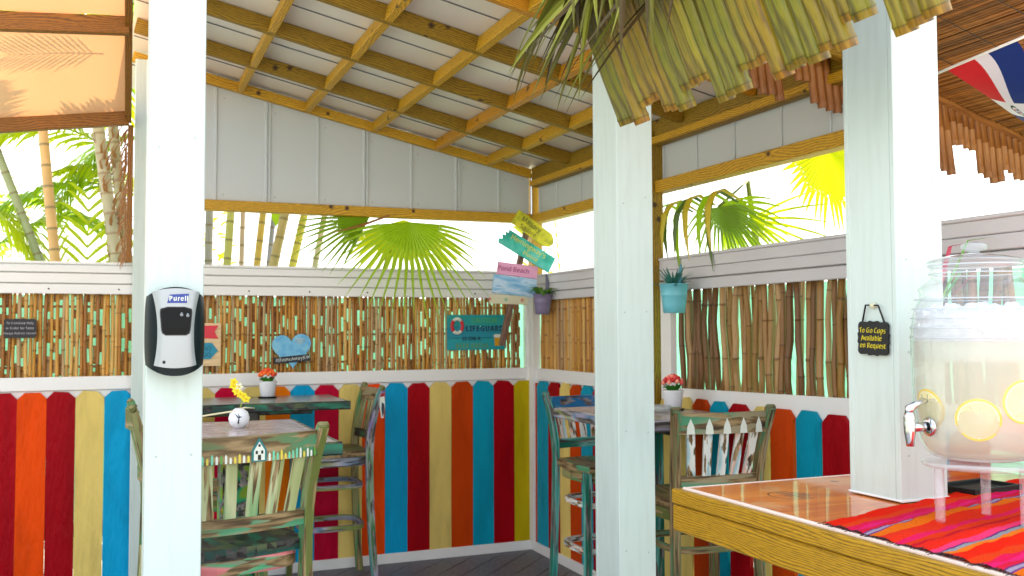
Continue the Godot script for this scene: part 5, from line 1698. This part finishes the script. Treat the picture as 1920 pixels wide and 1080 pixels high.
	var f2 := MB.new(); fan(f2, Vector3(-1.12, 2.17, .0) - o, Vector3(1, 0, .1), Vector3(0, .9, -.4), .56, PI * .98, PI * 1.35, 12, .4, .1)
	part("frond", f2, leafmat(C(110, 140, 20), Color(.36, .46, .04)), fp)
	var f3 := MB.new(); fan(f3, Vector3(-.8, 2.2, -.35) - o, Vector3(1, 0, .1), Vector3(0, .9, -.4), .6, PI * 1.1, PI * 1.9, 22, .5, .1)
	part("frond", f3, M.leaf_out2, fp)
	var dl := MB.new(); dl.blade([Vector3(-1.02, 2.17, .1) - o, Vector3(-1.2, 2.1, .12) - o, Vector3(-1.4, 2.04, .13) - o], [.012, .018, .002], Vector3.UP, .4)
	part("dry_leaf", dl, M.leaf_dry, fp)
	var hl := thing("hanging_leaf", "single bright green leaf hanging among the bamboo stems", "leaf", Vector3(-1.52, 2.35, -1.1))
	var hm := MB.new(); hm.blade([Vector3(0, .1, 0), Vector3(0, 0, 0), Vector3(-.01, -.09, .01), Vector3(-.015, -.15, .01)], [.02, .09, .07, .002], Vector3.RIGHT, .2)
	part("blade", hm, M.leaf_out, hl)
	# fan palms over the side fence
	var fq := thing("fan_palm", "bright yellow green fan palm leaf high over the side fence", "fan palm", Vector3(.9, -.16, 2.3))
	var oq := fq.position
	var g1 := MB.new(); fan(g1, Vector3(.55, 2.31, 2.26) - oq, Vector3(0, .05, -1), Vector3(-.35, .93, 0), .46, PI * 1.03, PI * 2.0, 28, .55, .06)
	part("frond", g1, M.leaf_out2, fq)
	var sq := MB.new(true); sq.tube([Vector3(0, 0, 0), Vector3(.1, 2.0, .1), Vector3(-.05, 2.75, .15), Vector3(-.35, 2.47, .12)], [.05, .03, .012, .008], 8)
	part("stem", sq, plain(C(120, 130, 50), .6), fq)
	var fr := thing("fan_palm", "fan palm with long drooping leaf fingers behind the aqua bucket", "fan palm", Vector3(.7, -.16, 1.6))
	var orr := fr.position
	var h1 := MB.new(); fan(h1, Vector3(.3, 2.09, 1.72) - orr, Vector3(0, .02, -1), Vector3(-.5, .8, 0), .5, PI * 1.0, PI * 2.0, 22, .3, .5)
	part("frond", h1, leafmat(C(120, 150, 40), Color(.4, .5, .08)), fr)
	var h2 := MB.new(); fan(h2, Vector3(.36, 2.12, 1.66) - orr, Vector3(0, .02, -1), Vector3(-.3, .95, 0), .62, PI * .98, PI * 1.62, 20, .34, .16)
	part("frond", h2, M.leaf_out, fr)
	var h3 := MB.new(); fan(h3, Vector3(.5, 2.03, 1.72) - orr, Vector3(0, .02, -1), Vector3(-.2, .97, 0), .78, PI * .9, PI * 1.3, 9, .16, .1)
	part("frond", h3, M.leaf_out2, fr)
	for k in 9:
		var b := Vector3(.02 + rng.randf_range(-.03, .05), 2.1, 1.55 + k * .07)
		var e := b + Vector3(-.06, rng.randf_range(-.42, -.25), rng.randf_range(-.03, .1))
		var lm := MB.new(); lm.blade([b + Vector3(.16, -.03, 0), b + Vector3(.06, .02, 0), b, b.lerp(e, .3) + Vector3(-.03, .02, 0), b.lerp(e, .65) + Vector3(-.025, .02, 0), e], [.02, .04, .046, .044, .03, .002], Vector3(.2, 0, 1), .35)
		for v in 1: pass
		var pp := part("leaf_finger", lm, [M.leaf_out, M.leaf_dark, leafmat(C(190, 170, 40), Color(.4, .34, .05))][k % 3], fr, Transform3D(Basis(), -orr))
	var sr := MB.new(true); sr.tube([Vector3(0, 0, 0), Vector3(.0, 1.6, .0), Vector3(-.2, 2.4, .1), Vector3(-.4, 2.25, .12)], [.05, .03, .012, .008], 8)
	part("stem", sr, plain(C(120, 130, 50), .6), fr)
	var pc := thing("privacy_cloth", "pale mint privacy cloth outside, seen only through gaps between the bamboo canes", "cloth")
	for q in [[Vector3(-4.2, .3, -.42), Vector3(.42, .3, -.42)], [Vector3(.42, .3, -.42), Vector3(.42, .3, 5.2)]]:
		var mb := MB.new(true)
		var n := 60
		for k in n:
			for j in 2:
				var c := []
				for v in [[k, j], [k + 1, j], [k + 1, j + 1], [k, j + 1]]:
					var p: Vector3 = q[0].lerp(q[1], v[0] / float(n)) + Vector3(0, 1.37 * v[1] / 2.0, 0)
					p += Vector3(.4, 0, .9) * .018 * sin(v[0] * 1.3)
					c.append(p)
				mb.quad(c[0], c[1], c[2], c[3])
		part("panel", mb, M.mint_cloth, pc)
	var yp := thing("young_palm", "young palm with yellow green fronds past the fence corner, behind the direction boards", "palm", Vector3(.75, -.16, -.9))
	for k in [[Vector3(-.55, 2.6, .2), .3], [Vector3(.25, 2.75, .1), .3], [Vector3(.7, 2.5, .3), .34], [Vector3(-.15, 2.9, -.1), .3]]:
		var mb := MB.new(); frond(mb, Vector3(0, .8, 0), k[0], .05, k[1], 22, .03, .3)
		part("frond", mb, M.leaf_out2, yp)
	trunk(yp, [Vector3.ZERO, Vector3(0, .9, 0)], .04, tan, Color(.3, .2, .1))
	# palm frond above the canopy: its shadow falls on the cloth
	var cp := thing("palm_frond", "palm frond lying just above the peach canopy", "palm frond", Vector3(-2.64, 2.98, .66))
	var cm := MB.new(); frond(cm, Vector3.ZERO, Vector3(-.42, -.03, .0), .02, .26, 15, .013, .1)
	part("frond", cm, M.leaf_dark, cp)
	# hedge greening the bamboo gaps, plus an unseen left bank added to dim sky
	var leaf := MB.new(); leaf.blade([Vector3(0, 0, 0), Vector3(0, .05, .01), Vector3(0, .1, 0)], [.01, .05, .002], Vector3.RIGHT, .3)
	var mm := MultiMesh.new()
	mm.transform_format = MultiMesh.TRANSFORM_3D
	mm.mesh = leaf.done()
	mm.mesh.surface_set_material(0, M.hedge)
	var N := 16000
	mm.instance_count = N
	for k in N:
		var p: Vector3 = [Vector3(rng.randf_range(-6, 3.4), rng.randf_range(-.16, 1.25), rng.randf_range(-3.4, -2.5)), Vector3(rng.randf_range(2.4, 3.3), rng.randf_range(-.16, 1.25), rng.randf_range(-3, 6)), Vector3(rng.randf_range(-6.2, -5.4), rng.randf_range(-.16, 2.6), rng.randf_range(-3, 7)), Vector3(rng.randf_range(-6.2, -5.4), rng.randf_range(-.16, 2.6), rng.randf_range(-3, 7))][k % 4]
		mm.set_instance_transform(k, Transform3D(Basis.from_euler(Vector3(rng.randf() * TAU, rng.randf() * TAU, rng.randf() * TAU)).scaled(Vector3.ONE * rng.randf_range(.8, 1.6)), p))
	var mi := MultiMeshInstance3D.new()
	mi.name = "hedge_leaves"
	mi.multimesh = mm
	mi.material_override = M.hedge
	add_child(mi)
	mi.set_meta("kind", "stuff")
	tag(mi, "low green hedge outside the fences and a taller unseen bank added to block sky", "hedge")
